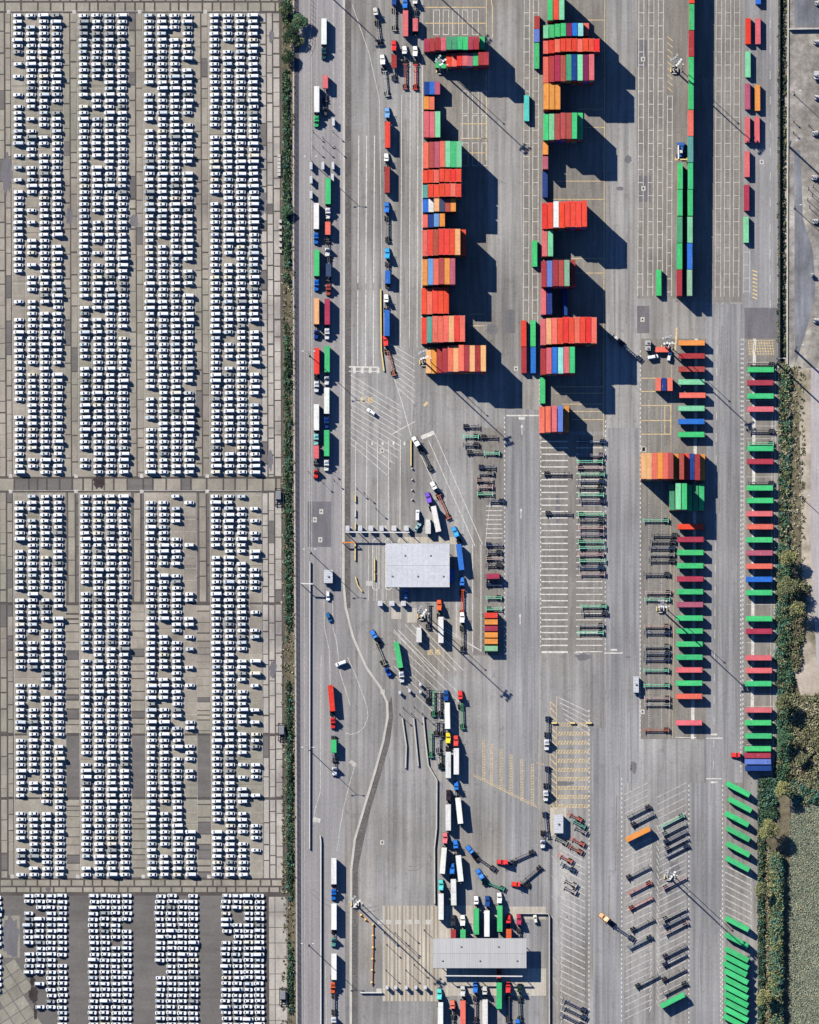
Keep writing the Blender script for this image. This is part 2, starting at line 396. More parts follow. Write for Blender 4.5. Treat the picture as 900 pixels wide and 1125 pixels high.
for (ya, yb, pit) in [(14, 524, 20), (541, 662, 24), (664, 806, 9), (808, 876, 60), (878, 965, 9.5)]:
    for x0, x1 in [(-3, 5), (5, 12), (285.5, 292.5), (292.5, 299.5), (299.5, 307.5)]:
        ys = rowsof(ya, yb, 18, .45)
        for a, b in zip(ys, ys[1:]): slab(x0, a, x1, b, .75 if x0 < 280 else .6, unita if (R.random() < (.14 if x0 < 20 else .05)) else (unit2 if x0 > 280 else unit), 1, R.choice((.1, .25, .6, .75)))
    for b0 in range(3):
        xa = 69 + 72 * b0
        cols = {20: [(xa, xa + 7.2), (xa + 8.2, xa + 15)], 24: [(xa + .2, xa + 3), (xa + 3.6, xa + 11), (xa + 12.4, xa + 15)], 9: [(xa, xa + 15)], 60: [(xa, xa + 15)], 9.5: [(xa, xa + 15)]}[pit]
        for (x0, x1) in cols:
            ys = rowsof(ya, yb, pit, .5 if pit != 60 else 0)
            for a, b in zip(ys, ys[1:]):
                dark = R.random() < (.04 if pit == 20 else .16 if pit < 10 else 0) or pit == 60 or (pit == 24 and x1 - x0 < 5)
                slab(x0, a, x1, b, .15, unita if dark else unit, 1, R.choice((.15, .4, .6, .9)) if pit != 20 else R.choice((.12, .5, .75)))
    for bx in blocks:
        ys = rowsof(ya, yb, 26.8, 0)
        for k in range(4):
            for a, b in zip(ys, ys[1:]):
                slab(bx + 14.25 * k, a, bx + 14.25 * (k + 1), b, .1)
for (ya, yb) in [(-22, -8), (-8, 2), (2, 13), (525, 540), (966, 974), (974, 981)]:
    xs = [-4]
    while xs[-1] < 306: xs.append(min(xs[-1] + R.uniform(9, 19), 307))
    for a, b in zip(xs, xs[1:]):
        if b - a > 2: slab(a, ya, b, yb, .8, unita if (ya == 525 and a < 200 and R.random() < .8) else unit, 1)
for ya in range(985, 1260, 17):
    for a, b in [(291, 298), (298, 312)]: slab(a, ya, b, ya + 17, .3, unit2, 1)
lotlow = strip('lower_lot_paving', m_lotasph, [(-4, 984), (-1, BOT)], [(290, 984), (290, BOT)], -.004, lot)
vis = [s for s in slabs if s[4]]
vis.sort(key=lambda s: -s[1] * s[2])
for s in vis[:300]:
    o = link('slab', s[3], lot, loc=(s[0].x, s[0].y, 0)); o.scale = (s[1], s[2], 1)
rest = vis[300:] + [s for s in slabs if not s[4]]
mb = MB()
for c, a, b, me, _ in rest:
    mb.box(c.x - a / 2, c.x + a / 2, c.y - b / 2, c.y + b / 2, -.06, 0, 1 if me is unita else 2 if me is unit2 else 0)
o = mb.build('slab_field', [m_slab, m_lotasph, m_slab2], lot); o['kind'] = 'stuff'
# old concrete corner with diagonal joints, tar stains, and one painted shadow patch
mb = MB()
for i in range(-2, 6):
    for j in range(-2, 6):
        cx, cy = 6 + i * 11 + j * 7, 1098 + j * 11 - i * 7
        if -5 < cx < 26 + (cy - 1060) * .25 and 1056 < cy < 1140:
            pts = [(cx - 9, cy + .2), (cx - 1.9, cy - 5.2), (cx + 1.7, cy + 5.2)]
            q = [(cx, cy - 8.6), (cx + 8.6, cy), (cx, cy + 8.6), (cx - 8.6, cy)]
            q = [(cx + 5.3 * u + 3.4 * v, cy - 3.4 * u + 5.3 * v) for u, v in [(-.95, .95), (.95, .95), (.95, -.95), (-.95, -.95)]]
            mb.poly([P(x, y, .006) for x, y in q])
mb.build('old_slabs', m_slab, lot)['kind'] = 'stuff'
rect('old_slab', m_slab, 0, 1006, 22, 1052, .004, lot)
def blob(name, mat, cx, cy, rx, ry, z, parent, seed, n=22):
    rr = random.Random(seed)
    pts = []
    for k in range(n):
        t = 2 * math.pi * k / n
        s = rr.uniform(.72, 1.15)
        pts.append(P(cx + rx * s * math.cos(t), cy - ry * s * math.sin(t), z))
    mb = MB(); c = P(cx, cy, z)
    for k in range(n): mb.poly([c, pts[k], pts[(k + 1) % n]])
    return mb.build(name, mat, parent)
blob('tar_or_shadow', m_tar_or_shadow, 37, 1092, 5.5, 10, .010, lot, 3)
blob('tar_or_shadow', m_tar_or_shadow, 39, 1112, 2, 10, .013, lot, 5)
blob('tar_or_shadow', m_tar_or_shadow, 36, 1078, 3, 6, .016, lot, 6)
blob('tar_or_shadow', m_tar_or_shadow, 109, 529.5, 7, 8, .022, lot, 31)  # dark rounded wedge: a shadow shape painted on the paving
blob('tar_or_shadow', m_patch, 12, 1030, 10, 26, .018, lot, 8)
blob('tar_or_shadow', m_patch, 63, 520, 3, 3, .018, lot, 9)
for i, (x, y, a, b) in enumerate([(76, 238, 4, 9), (147, 243, 5, 7), (290, 222, 4, 14), (298, 40, 3, 8), (297, 505, 3, 12), (300, 735, 4, 10), (8, 190, 6, 22), (53, 977, 3, 3)]):
    blob('tar_or_shadow', m_patch, x, y, a, b, .008 + .003 * i, lot, 20 + i)
blob('oil_stain', m_patch, 613, 560, 3, 20, .0125, yard, 40)
for i, (x, y, a, b) in enumerate([(541, 362, 7, 6), (690, 175, 4, 5), (641, 722, 9, 4), (681, 207, 4, 2.4), (620, 861, 12, 2.5), (696, 843, 4, 7), (742, 955, 6, 8), (722, 660, 5, 6), (690, 722, 3, 1)]):
    blob('oil_stain', m_patch, x, y, a, b, .0125 + .0006 * i, yard, 60 + i)

# ------------------------------------------------------------------ painted markings
MZ = .026
LNK = [0]
def ln(mb, x0, y0, x1, y1, wpx=.9, z=MZ):
    LNK[0] += 1          # crossing lines lie a hair above one another
    z = z + (.006 if abs(x1 - x0) > abs(y1 - y0) else 0) + (LNK[0] % 5) * .001
    a, b = P(x0, y0, z), P(x1, y1, z)
    d = (b - a); L = d.length
    if L < 1e-6: return
    d /= L; n = Vector((-d.y, d.x, 0)) * wpx * M / 2
    mb.poly([a - n, b - n, b + n, a + n])
def box4(mb, x0, y0, x1, y1, wpx=.7):
    e = wpx / 2
    ln(mb, x0, y0 + e, x0, y1 - e, wpx); ln(mb, x1, y0 + e, x1, y1 - e, wpx)
    ln(mb, x0 - e, y0, x1 + e, y0, wpx); ln(mb, x0 - e, y1, x1 + e, y1, wpx)
def ladder(mb, x0, x1, y0, y1, pitch=14.35, wpx=.7, slant=0.0):
    sx = lambda x, y: x - slant * y
    ln(mb, sx(x0, y0), y0, sx(x0, y1), y1, wpx); ln(mb, sx(x1, y0), y0, sx(x1, y1), y1, wpx)
    y = y0 + .5
    while y <= y1:
        ln(mb, sx(x0, y) + wpx / 2 + .05, y, sx(x1, y) - wpx / 2 - .05, y, wpx); y += pitch
def dashes(mb, x0, y0, x1, y1, pitch=5.2, dash=2.2, wpx=1.1):
    L = math.hypot(x1 - x0, y1 - y0); t = 0
    while t < L:
        u, v = t / L, min(t + dash, L) / L
        ln(mb, x0 + (x1 - x0) * u, y0 + (y1 - y0) * u, x0 + (x1 - x0) * v, y0 + (y1 - y0) * v, wpx); t += pitch
A = MB()      # road lines
ln(A, 339.5, TOP, 340.2, 605, .5); ln(A, 342.3, TOP, 342.6, 605, .5)
ln(A, 334, TOP, 335, BOT, .4); ln(A, 366.5, TOP, 367, 150, .5); ln(A, 374, TOP, 374, 640, .45); ln(A, 376, TOP, 376, 640, .45)
for pts in [[(365.5, 655), (366, 690), (370, 705), (374, 740), (385, 775)], [(356, 655), (356.5, 690), (362, 715), (363, 752)], [(382, 722), (392, 745), (403, 775), (404.5, 787), (400, 799), (393, 805), (385, 807), (380, 805)],
            [(391, 838), (384, 862), (377, 890), (373, 915), (370.5, 935)], [(353, 720), (352, 870), (346, 890), (345, 905)], [(358, 1060), (358.5, 1125), (358.5, BOT)]]:
    for p, q in zip(pts, pts[1:]): ln(A, *p, *q, .8)
ln(A, 344, 900, 352, 902, 5); ln(A, 385, 836, 391, 842, 4)
A.build('road_lines', m_faded, road)
for (x, y) in [(353, 562), (346, 571), (352, 593)]:
    mb = MB(); c = P(x, y, .02); mb.box(c.x - .95, c.x + .95, c.y - 1.2, c.y + 1.2, .018, .05)
    mb.box(c.x - .3, c.x + .3, c.y - .35, c.y + .35, .05, .06, 1)
    mb.build('access_cover', [m_kerb, m_dark], road)
for (x, y) in [(706.5, 65), (707, 207), (706, 351), (837, 178), (420, 495), (420, 925.5), (420.5, 760), (708, 494), (567, 405), (706, 782), (706.5, 493)]:
    mb = MB(); c = P(x, y, .02); mb.box(c.x - 1.0, c.x + 1.0, c.y - 1.1, c.y + 1.1, .018, .05)
    mb.box(c.x - .35, c.x + .35, c.y - .4, c.y + .4, .05, .06, 1)
    mb.build('access_cover', [m_kerb, m_dark], yard)
B = MB()      # lanes west of the stacks and gate lanes
for x in (394.3, 403, 411.6): ln(B, x, 149, x - 1, 311, 1.0); ln(B, x - 1, 319, x - 1.3, 404, 1.0)
for x in (389.5, 398, 406.8, 415.5): ln(B, x, 404, x, 410, 3)
ln(B, 383.5, 403, 416, 403.6, 1.6); ln(B, 383.5, 407.8, 416, 408, .8)
ln(B, 387, 5, 406, 60, .5); ln(B, 406, 60, 417, 110, .5); ln(B, 417, 110, 420, 320, .5)
for x in (441.5, 451, 459.5, 464.6):
    ln(B, x, 62 if x > 450 else 104, x - 1.2, 372, .75); ln(B, x - 1.2, 372, x - 1.2, 382, .4)
for i in range(13):          # diagonal hatch of the queueing area
    y = 412 + i * 6.3; x0 = 385.5
    ln(B, x0, y, min(441, x0 + 56 - max(0, i - 8) * 4), y + min(56, 441 - x0) * .62, .55)
for i in range(8):
    ln(B, 424 + i * 1.5, 375 + i * 7, 456, 394 + i * 7, .55)
for x in (391, 403, 415, 427, 440): ln(B, x, 484, x - .5, 582, .7)
ln(B, 429, 478, 456, 463, .9); ln(B, 432, 412, 441, 440, .7); ln(B, 441, 440, 452, 480, .7)
for a in [(478, 477, 530, 598), (471, 484, 522, 600), (455, 484, 481, 540)]: ln(B, *a, .7)
ln(B, 463, 481, 477, 475, 4.5)
ln(B, 528.5, 598, 528.5, 716, .7); ln(B, 519.5, 598, 519.5, 716, .7); ln(B, 501.5, 660, 501.5, 700, .6); ln(B, 539, 545, 533, 600, .4)
for i in range(8): ln(B, 430 + i * 7.6 + (0 if i else 3), 686 + (i < 2) * 6, 478 + i * 7.8 if i < 6 else 529, 686 + (i < 2) * 6 + (48 * .93 + (6 if i < 5 else -4)) * (1 if i < 6 else .72), .6)
for i in range(6): ln(B, 432 + i * .3, 694 + i * 9.5, min(529, 505 + i * 0), 694 + i * 9.5 + 68, .5)
for x in (405, 411, 414, 421, 424.5): ln(B, x, 600, x, 660, .45)
for (xa, xb) in [(409.5, 416.5), (423.5, 430.5), (437.5, 444.5)]:
    ln(B, xa, 594, xa, 646, .8); ln(B, xb, 594, xb, 646, .8); ln(B, xa, 594, (xa + xb) / 2, 591.5, .8); ln(B, (xa + xb) / 2, 591.5, xb, 594, .8); ln(B, xa, 646, (xa + xb) / 2, 648.5, .8); ln(B, (xa + xb) / 2, 648.5, xb, 646, .8)
for x in (409, 420.5, 432.5, 444.5): ln(B, x, 485, x, 489, 2)
B.build('lane_lines', m_white, yard)
TMK = MB()    # curved tyre marks left by turning trucks
def arc(cx, cy, r, a0, a1, wpx=.9):
    n = max(4, int(abs(a1 - a0) * r / 60)); pr = None
    LNK[0] += 1; z = .0145 + (LNK[0] % 8) * .0008
    for k in range(n + 1):
        a = math.radians(a0 + (a1 - a0) * k / n)
        q = [P(cx + (r + s * wpx / 2) * math.cos(a), cy + (r + s * wpx / 2) * math.sin(a), z) for s in (-1, 1)]
        if pr: TMK.poly([pr[0], pr[1], q[1], q[0]])
        pr = q
rt = random.Random(5)
for k in range(14):
    cx, cy = rt.choice([(560, 420), (690, 330), (690, 840), (560, 760), (530, 900), (800, 350), (800, 860), (430, 950), (590, 740), (680, 470), (750, 840), (440, 440), (640, 760)])
    cx += rt.uniform(-40, 40); cy += rt.uniform(-30, 30); r = rt.uniform(14, 70); a = rt.uniform(0, 360); b = a + rt.uniform(25, 80); wd = rt.uniform(.5, .9)
    arc(cx, cy, r, a, b, wd); arc(cx, cy, r + 4.6, a, b, wd)
for k in range(60):
    x, y = rt.choice([572, 580, 587, 672, 680, 690, 697, 784, 792, 800, 806, 455, 445, 430, 660, 770, 778]) + rt.uniform(-3, 3), rt.uniform(60, 1050)
    L_ = rt.uniform(30, 130)
    if (x > 560 and x < 600 and y < 450) or (760 < x < 790 and y < 340): continue
    a_, b_ = P(x, y, .0135 + (k % 9) * .0004), P(x + rt.uniform(-2, 2), y + L_, .0135 + (k % 9) * .0004); nn = Vector((rt.uniform(.12, .3), 0, 0))
    TMK.poly([b_ - nn, b_ + nn, a_ + nn, a_ - nn])
TMK.build('tyre_marks', m_tyremark, yard)['kind'] = 'stuff'
OIL = MB()    # oil drips in the trailer slots
for k in range(420):
    x0, x1, y0, y1 = rt.choice([(596, 624, 482, 716), (634, 662, 482, 716), (706, 740, 390, 810), (742, 774, 370, 810), (820, 850, 380, 850), (534, 553, 470, 720), (688, 756, 870, 1120), (800, 830, 860, 1120), (616, 644, 930, 1110), (576, 593, 0, 370), (702, 740, 0, 325), (787, 814, 0, 325)])
    x, y, r = rt.uniform(x0, x1), rt.uniform(y0, y1), rt.uniform(.25, .9); c = P(x, y, .0150 + (k % 5) * .0006)
    OIL.poly([c + Vector((r * M * math.cos(t) * rt.uniform(.7, 1.2), r * M * math.sin(t) * rt.uniform(.7, 1.4), 0)) for t in [i * math.pi / 4 for i in range(8)]])
OIL.build('oil_drips', m_patch, yard)['kind'] = 'stuff'
C = MB()      # container slot grids
for x0, x1 in [(476.5, 483), (487, 493), (497.5, 504), (508, 514), (519, 525.5)]: box4(C, x0, 11, x1, 38, .65)
for x0, x1 in [(508, 514.5), (519, 525.5), (529.5, 535)]:
    for y in (100, 127, 157): box4(C, x0, y, x1, y + 25, .6)
ladder(C, 576, 582, TOP, 374, 14.35, .6, .003); ladder(C, 586, 592, TOP, 374, 14.35, .6, .003)
for x in (702, 713, 723.5): ladder(C, x, x + 5.6, TOP, 325, 14.35, .6, .004)
ladder(C, 733.8, 739.2, 105, 325, 14.35, .6, .004)
for x in (787, 797, 807): ladder(C, x, x + 6, TOP, 326, 14.35, .45, .004)
ladder(C, 818.5, 825, 262, 322, 14.35, .45, .004)
for y in range(485, 717, 7): ln(C, 595, y, 624, y, 1.3); ln(C, 633, y, 662, y, 1.0)
ln(C, 595, 717, 624, 717, 1.1); ln(C, 631, 717, 640, 717, .9); ln(C, 664, 717.5, 684, 717.5, 1.3); ln(C, 671, 714, 678, 714, 2.2)
for y in range(556, 596, 5): ln(C, 534, y, 552, y, .8)
ln(C, 556, 456.5, 593, 456.5, 1.5); ln(C, 570, 459.5, 577, 459.5, 3)
ln(C, 776, 811, 794, 811, 1.2); ln(C, 781, 807, 788, 807, 2); ln(C, 776, 855.5, 793, 855.5, 1.2); ln(C, 781, 859.5, 788, 859.5, 2)
for (x, y) in [(572.5, 566), (571.5, 682), (573.5, 474)]:
    ln(C, x, y - 5, x, y + 4, .9); C.poly([P(x, y - 8, MZ), P(x - 1.6, y - 4.5, MZ), P(x + 1.6, y - 4.5, MZ)])
ln(C, 829, 372, 826.5, 800, 3.4); ln(C, 765, 372, 761, 812, 3.6)
for y in range(390, 846, 14):
    ln(C, 820, y + 8, 851, y + 8, .4)
ln(C, 852, 405, 850, 845, .5); ln(C, 848.5, 455, 846.5, 790, .5); ln(C, 742, 810, 765, 810.5, .8)
for x, y0, y1 in [(594.2, 480, 712), (593, 380, 478), (554.5, 458, 720), (665.2, 462, 715), (703.7, 385, 812), (703.5, 812, 812.1), (814.5, 372, 560), (814, 560, 850), (816.5, 372, 820), (647.3, 780, 1125), (683.2, 855, 1125), (757, 862, 1125), (794, 862, 1125), (792, 1000, 1125)]:
    if y1 > y0 + 1: dashes(C, x, y0, x - .0005 * (y1 - y0), y1)
for x in (713, 727): dashes(C, x, 440, x, 800, 2.4, .8, .7)
dashes(C, 652.5, 478, 652.5, 716, 2.6, .9, .7); dashes(C, 604, 480, 604, 716, 5, .9, .5)
for k in range(12):
    y = 22 + k * 28; ln(C, 846.4, y, 846.2, y + 9, .5)
dashes(C, 788, 380, 784, 850, 24, 9, .45)
C.build('slot_lines', m_white, yard)
D = MB()      # yellow grids
for y in (8, 25.5): ln(D, 467, y, 535, y, .9)
ln(D, 535, TOP, 534, 176, .7); ln(D, 541, 8, 541, 42, .9); ln(D, 537, -20, 541, 8, .9)
for y in (136, 152, 168): ln(D, 506, y, 535, y, .8)
for y in (22, 120, 140, 199, 219, 284, 300): ln(D, 606 if y > 150 else 634, y, 664.5, y, .7)
ln(D, 665, TOP, 663, 480, .6)
for y in (425, 432, 444, 452, 461): ln(D, 606 + (y - 425) * .6, y, 663, y, .8)
for y in (345, 358): ln(D, 515, y, 532, y, .8)
for y in (415.5, 430, 445.5, 462, 477): ln(D, 704.5, y, 737, y, .9)
ln(D, 730.5, 445, 730.5, 477, .7); ln(D, 737, 445, 737, 477, .7)
ln(D, 743.5, 360, 742, 385, 2); ln(D, 738, 400, 735, 812, .35); ln(D, 741, 590, 739, 812, .35)
for k in range(10):          # hatched yellow bars of the truck bays
    y = 796 + k * 9.95
    ln(D, 612.5, y - 1.7, 648, y - 1.7, .45); ln(D, 612.5, y + 1.7, 648, y + 1.7, .45)
    for j in range(11): ln(D, 613 + j * 3.2, y + 1.5, 615 + j * 3.2, y - 1.5, .9)
ln(D, 604.5, 770, 604.5, 890, .6); ln(D, 611.5, 765, 611.5, 890, .6)
for k in range(17): ln(D, 605, 771 + k * 7, 611, 777 + k * 7, .9)
for i, x in enumerate((531.5, 540, 550.6, 561.6, 573.4, 585)):
    y0, y1 = 812 + i * 5.4, 858 + i * 5.6
    ln(D, x - 1.2, y0, x - 1.2, y1, .4); ln(D, x + 1.2, y0, x + 1.2, y1, .4)
    for j in range(int((y1 - y0) / 3)): ln(D, x - 1, y0 + 3 * j + 2, x + 1, y0 + 3 * j + .5, .6)
ln(D, 520, 852, 590, 887, .6); ln(D, 520, 850, 590, 885, .35); ln(D, 592, 812, 592, 890, .4)
ln(D, 589, 838, 598, 840, .6)
for cx, cy in [(399.5, 439.5), (407.5, 439.5), (473, 716.5), (481.5, 716.5)]:
    for j in (-2.2, 0, 2.2): ln(D, cx - 2.6, cy + j, cx + 2.6, cy + j, 1.2)
    ln(D, cx - 2.6, cy - 2.6, cx - 2.6, cy + 2.6, 1)
ln(D, 466, 446, 470, 442, 3)
for k in range(8): ln(D, 827, 297 + k * 4.2, 832, 299 + k * 4.2, 1.6)
for k in range(10): ln(D, 822 + k * 2.9, 374, 824.5 + k * 2.9, 390, .5)
for j in range(6): ln(D, 822, 374 + j * 3, 850, 374 + j * 3, .5)
for k in range(9): ln(D, 733.5 + (k % 2) * 0, 40 + k * 7, 739, 45 + k * 7, .8)
D.build('yellow_lines', m_yellow, yard)
E = MB()      # angled chassis slots
for k in range(27):
    y = 933 + k * 7.4
    if y > 1200: break
    ln(E, 616, y, 643, y + 13.5, 1.1); ln(E, 616, y, 617.4, y - 5, .8)
    ln(E, 687, y - 20 + 14, 716, y - 20, .9); ln(E, 724, y - 40 + 15, 754, y - 40, .9); ln(E, 716, y - 20, 713.6, y - 14, .8); ln(E, 721.5, y - 40 + 14, 724, y - 40 + 20, .8)
    (ln(E, 797, y + 3, 826, y + 18, 1.1), ln(E, 826, y + 18, 824, y + 22, .8)) if 940 < y < 1010 else None
for k in range(5):
    ln(E, 686, 873 + k * 7, 712, 860 + k * 7, .7); ln(E, 722, 876 + k * 8, 754, 860 + k * 8, .7); ln(E, 613 + k * 2, 766 + k * 6, 647, 782 + k * 6, .9)
for k in range(9): ln(E, 606, 918 + k * 22, 613, 928 + k * 22, .5)
E.build('angled_slot_lines', m_faded, yard)
F_ = MB()
for bx in [19.6 + 72 * b for b in range(4)]:
    for (y0, y1) in [(14, 522), (541, 964)]:
        for k in range(5):
            x = bx - 7.1 + 14.2 * k
            ln(F_, SL(x, y0), y0, SL(x, y1), y1, .4, .012)
        y = y0 + 3
        while y < y1:
            ln(F_, SL(bx - 7, y), y, SL(bx + 49.6, y), y, .3, .0125 + 0); y += 13.4
    for y in (13, 523, 540, 963): ln(F_, SL(bx - 12, y), y, SL(bx - 8, y), y, 4, .018)
for y in (12.2, 539): ln(F_, SL(10, y), y, SL(285, y), y, .5, .015)
F_.build('parking_lines', m_faded, lot)
# ------------------------------------------------------------------ containers
CW = 2.44
m_castw = grime('white_casting', S(240, 228, 218, .84), [FINE])
def container_meshes(L, H, name):
    l, h2 = L / 2, CW / 2
    b = MB()
    for sx in (-1, 1):
        for sy in (-1, 1):                                   # corner posts
            x, y = sx * (l - .09), sy * (h2 - .09)
            b.box(x - .09, x + .09, y - .09, y + .09, .12, H - .12)
    for sy in (-1, 1):
        y = sy * (h2 - .06)
        b.box(-l + .18, l - .18, y - .06, y + .06, 0.02, .16)  # bottom and top rails
        b.box(-l + .18, l - .18, y - .06, y + .06, H - .14, H - .03)
        yp = sy * (h2 - .08)
        b.box(-l + .18, l - .18, yp - .02, yp + .02, .16, H - .14)
        n = int(L / .9)
        for k in range(n):                                   # pressed side ribs
            x = -l + .18 + (k + .5) * (L - .36) / n
            yr = sy * (h2 - .045)
            b.box(x - .2, x + .2, yr - .015, yr + .015, .17, H - .15)
    for sx in (-1, 1):
        x = sx * (l - .06)
        b.box(x - .06, x + .06, -h2 + .18, h2 - .18, .02, .16); b.box(x - .06, x + .06, -h2 + .18, h2 - .18, H - .14, H - .03)
    b.box(l - .1, l - .06, -h2 + .18, h2 - .18, .16, H - .14)
    b.box(-l + .2, l - .2, -h2 + .12, h2 - .12, .1, .15)
    r = MB()
    r.box(-l + .12, l - .12, -h2 + .12, h2 - .12, H - .10, H - .055)
    n = int(L / .61)
    for k in range(n):
        x = -l + .2 + (k + .5) * (L - .4) / n
        r.box(x - .17, x + .17, -h2 + .14, h2 - .14, H - .06, H - .012, 0, .05, .03)
    c = MB()
    for sx in (-1, 1):
        for sy in (-1, 1):
            x, y = sx * (l - .089), sy * (h2 - .081)
            for z0 in (0, H - .12):
                c.box(x - .089, x + .089, y - .081, y + .081, z0, z0 + .12)
    dr = MB()
    dr.box(-l + .03, -l + .09, .01, h2 - .19, .17, H - .15)
    for y in (.3, .75): dr.tube((-l + .01, y, .2), (-l + .01, y, H - .2), .025, .025, 5)
    out = []
    for cm in (m_cont, m_castw):                             # plain or white corner castings
        q = MB(); q.v = b.v + c.v; q.f = b.f + [tuple(i + len(b.v) for i in f) for f in c.f]; q.m = [0] * len(b.f) + [1] * len(c.f)
        out.append(q.mesh(name + '_body', [m_cont, cm]))
    return out + [r.mesh(name + '_roof', m_cont), dr.mesh(name + '_door', m_cont)]
LEN = {40: 12.19, 20: 6.06}
CM = {(L, h): container_meshes(LEN[L], h, 'container') for L in (40, 20) for h in (2.59, 2.9)}
CCOUNT = 0
def jit(c, k=.08):
    f = 1 + R.uniform(-k, k)
    return tuple(min(1, v * f * (1 + R.uniform(-k, k) * .5) + R.uniform(0, .02)) for v in c[:3]) + (1,)
def container(L, H, color, x, y, z, rz, label, group, castcol=None):
    global CCOUNT
    CCOUNT += 1
    me = CM[(L, H)]
    col = jit(PAL[color])
    o = link('shipping_container', me[1 if castcol else 0], None, col, (x, y, z), rz)
    link('roof', me[2], o, col)
    dd = link('door', me[3], o, col)
    d2 = link('door', me[3], o, col); d2.scale = (1, -1, 1)
    return tag(o, label, 'container', group)
lower = []       # (x, y, z, L, H, rz, colour) of containers under the top tier
ALLC = 'red red salmon darkred brown orange green blue navy crimson pink darkred red'.split()
CWHITE = S(235, 225, 215, .9)
def stackrow(grp, rowname, L, x0, x1, y0, y1, cols, tiers, H=2.59, white=False):
    n = len(cols); zt = max(tiers) * H
    yc = (y0 + y1) / 2
    for i, (c, t) in enumerate(zip(cols, tiers)):
        px = x0 + (x1 - x0) * (i + .5) / n
        p = P(px, yc, zt)
        jx, jy = R.uniform(-.03, .03), R.uniform(-.12, .12)
        for k in range(t - 1):
            lower.append((p.x + R.uniform(-.02, .02), p.y + R.uniform(-.1, .1), k * H, L, H, math.pi / 2, R.choice(ALLC)))
        pos = 'only column' if n == 1 else nth(i + 1) + ' from left'
        container(L, H, c, p.x + jx, p.y + jy, (t - 1) * H, math.pi / 2 * R.choice((1, -1)),
                  f'{W(c)} container, {pos} in {rowname}', grp, CWHITE if white and R.random() < .8 else None)
def rows(grp, where, spec):
    for i, (L, x0, x1, y0, y1, cols, tiers, H, wh) in enumerate(spec):
        stackrow(grp, f'the {nth(i + 1)} row of {where}', L, x0, x1, y0, y1, cols.split(), tiers, H, wh)
s_, h_ = 2.59, 2.9
rows('containers of the west stack', 'the west stack', [
 (20, 466, 526.5, 40, 54.5, 'crimson darkred darkred pink darkgreen darkgreen green green crimson darkred', [3, 4, 5, 5, 6, 6, 6, 6, 6, 6], s_, 0),
 (20, 478.5, 537.2, 57, 71.8, 'green green red salmon brightred pink mauve green darkred darkred', [2, 2, 4, 4, 5, 5, 5, 5, 6, 6], s_, 0),
 (20, 466, 483.6, 89.5, 103.7, 'navy blue mauve', [2, 2, 2], s_, 0),
 (20, 465.3, 477.5, 105.8, 120.4, 'orange salmon', [2, 2], s_, 0),
 (40, 465.6, 484, 122, 150.8, 'pink pink lightgreen', [3, 3, 3], s_, 0),
 (40, 465, 507.3, 155, 183.6, 'salmon brown mauve salmon lightgreen green lightgreen', [4, 5, 5, 6, 6, 6, 6], s_, 0),
 (20, 464.2, 507, 185.4, 199.8, 'red red salmon red red brightred red', [4, 5, 5, 6, 6, 6, 6], s_, 1),
 (20, 464.2, 507, 201.8, 216, 'teal red red red red salmon red', [4, 5, 5, 6, 6, 6, 6], s_, 1),
 (20, 464.6, 501, 218, 232.5, 'blue white peach darkblue brown orange', [4, 4, 5, 5, 5, 5], s_, 0),
 (20, 464, 489, 234.6, 249, 'salmon navy lightblue orange', [4, 4, 5, 5], s_, 0),
 (40, 463.8, 512, 251.3, 279.8, 'salmon red brown red red red peach red', [4, 5, 5, 6, 6, 6, 6, 5], s_, 1),
 (40, 464, 500.3, 283.5, 312.4, 'orange lightblue salmon brown orange mauve', [4, 5, 5, 6, 6, 6], s_, 0),
 (40, 463, 493.3, 316, 344, 'red salmon red red red', [3, 3, 4, 4, 4], s_, 1),
 (40, 463, 511, 347, 375.2, 'red teal salmon salmon salmon peach red salmon', [3, 4, 5, 5, 6, 6, 6, 6], s_, 1),
 (40, 468, 534, 379, 408, 'peach orange darkred darkred salmon peach salmon darkred peach darkred peach', [2, 2, 3, 4, 5, 5, 6, 6, 6, 6, 6], s_, 0)])
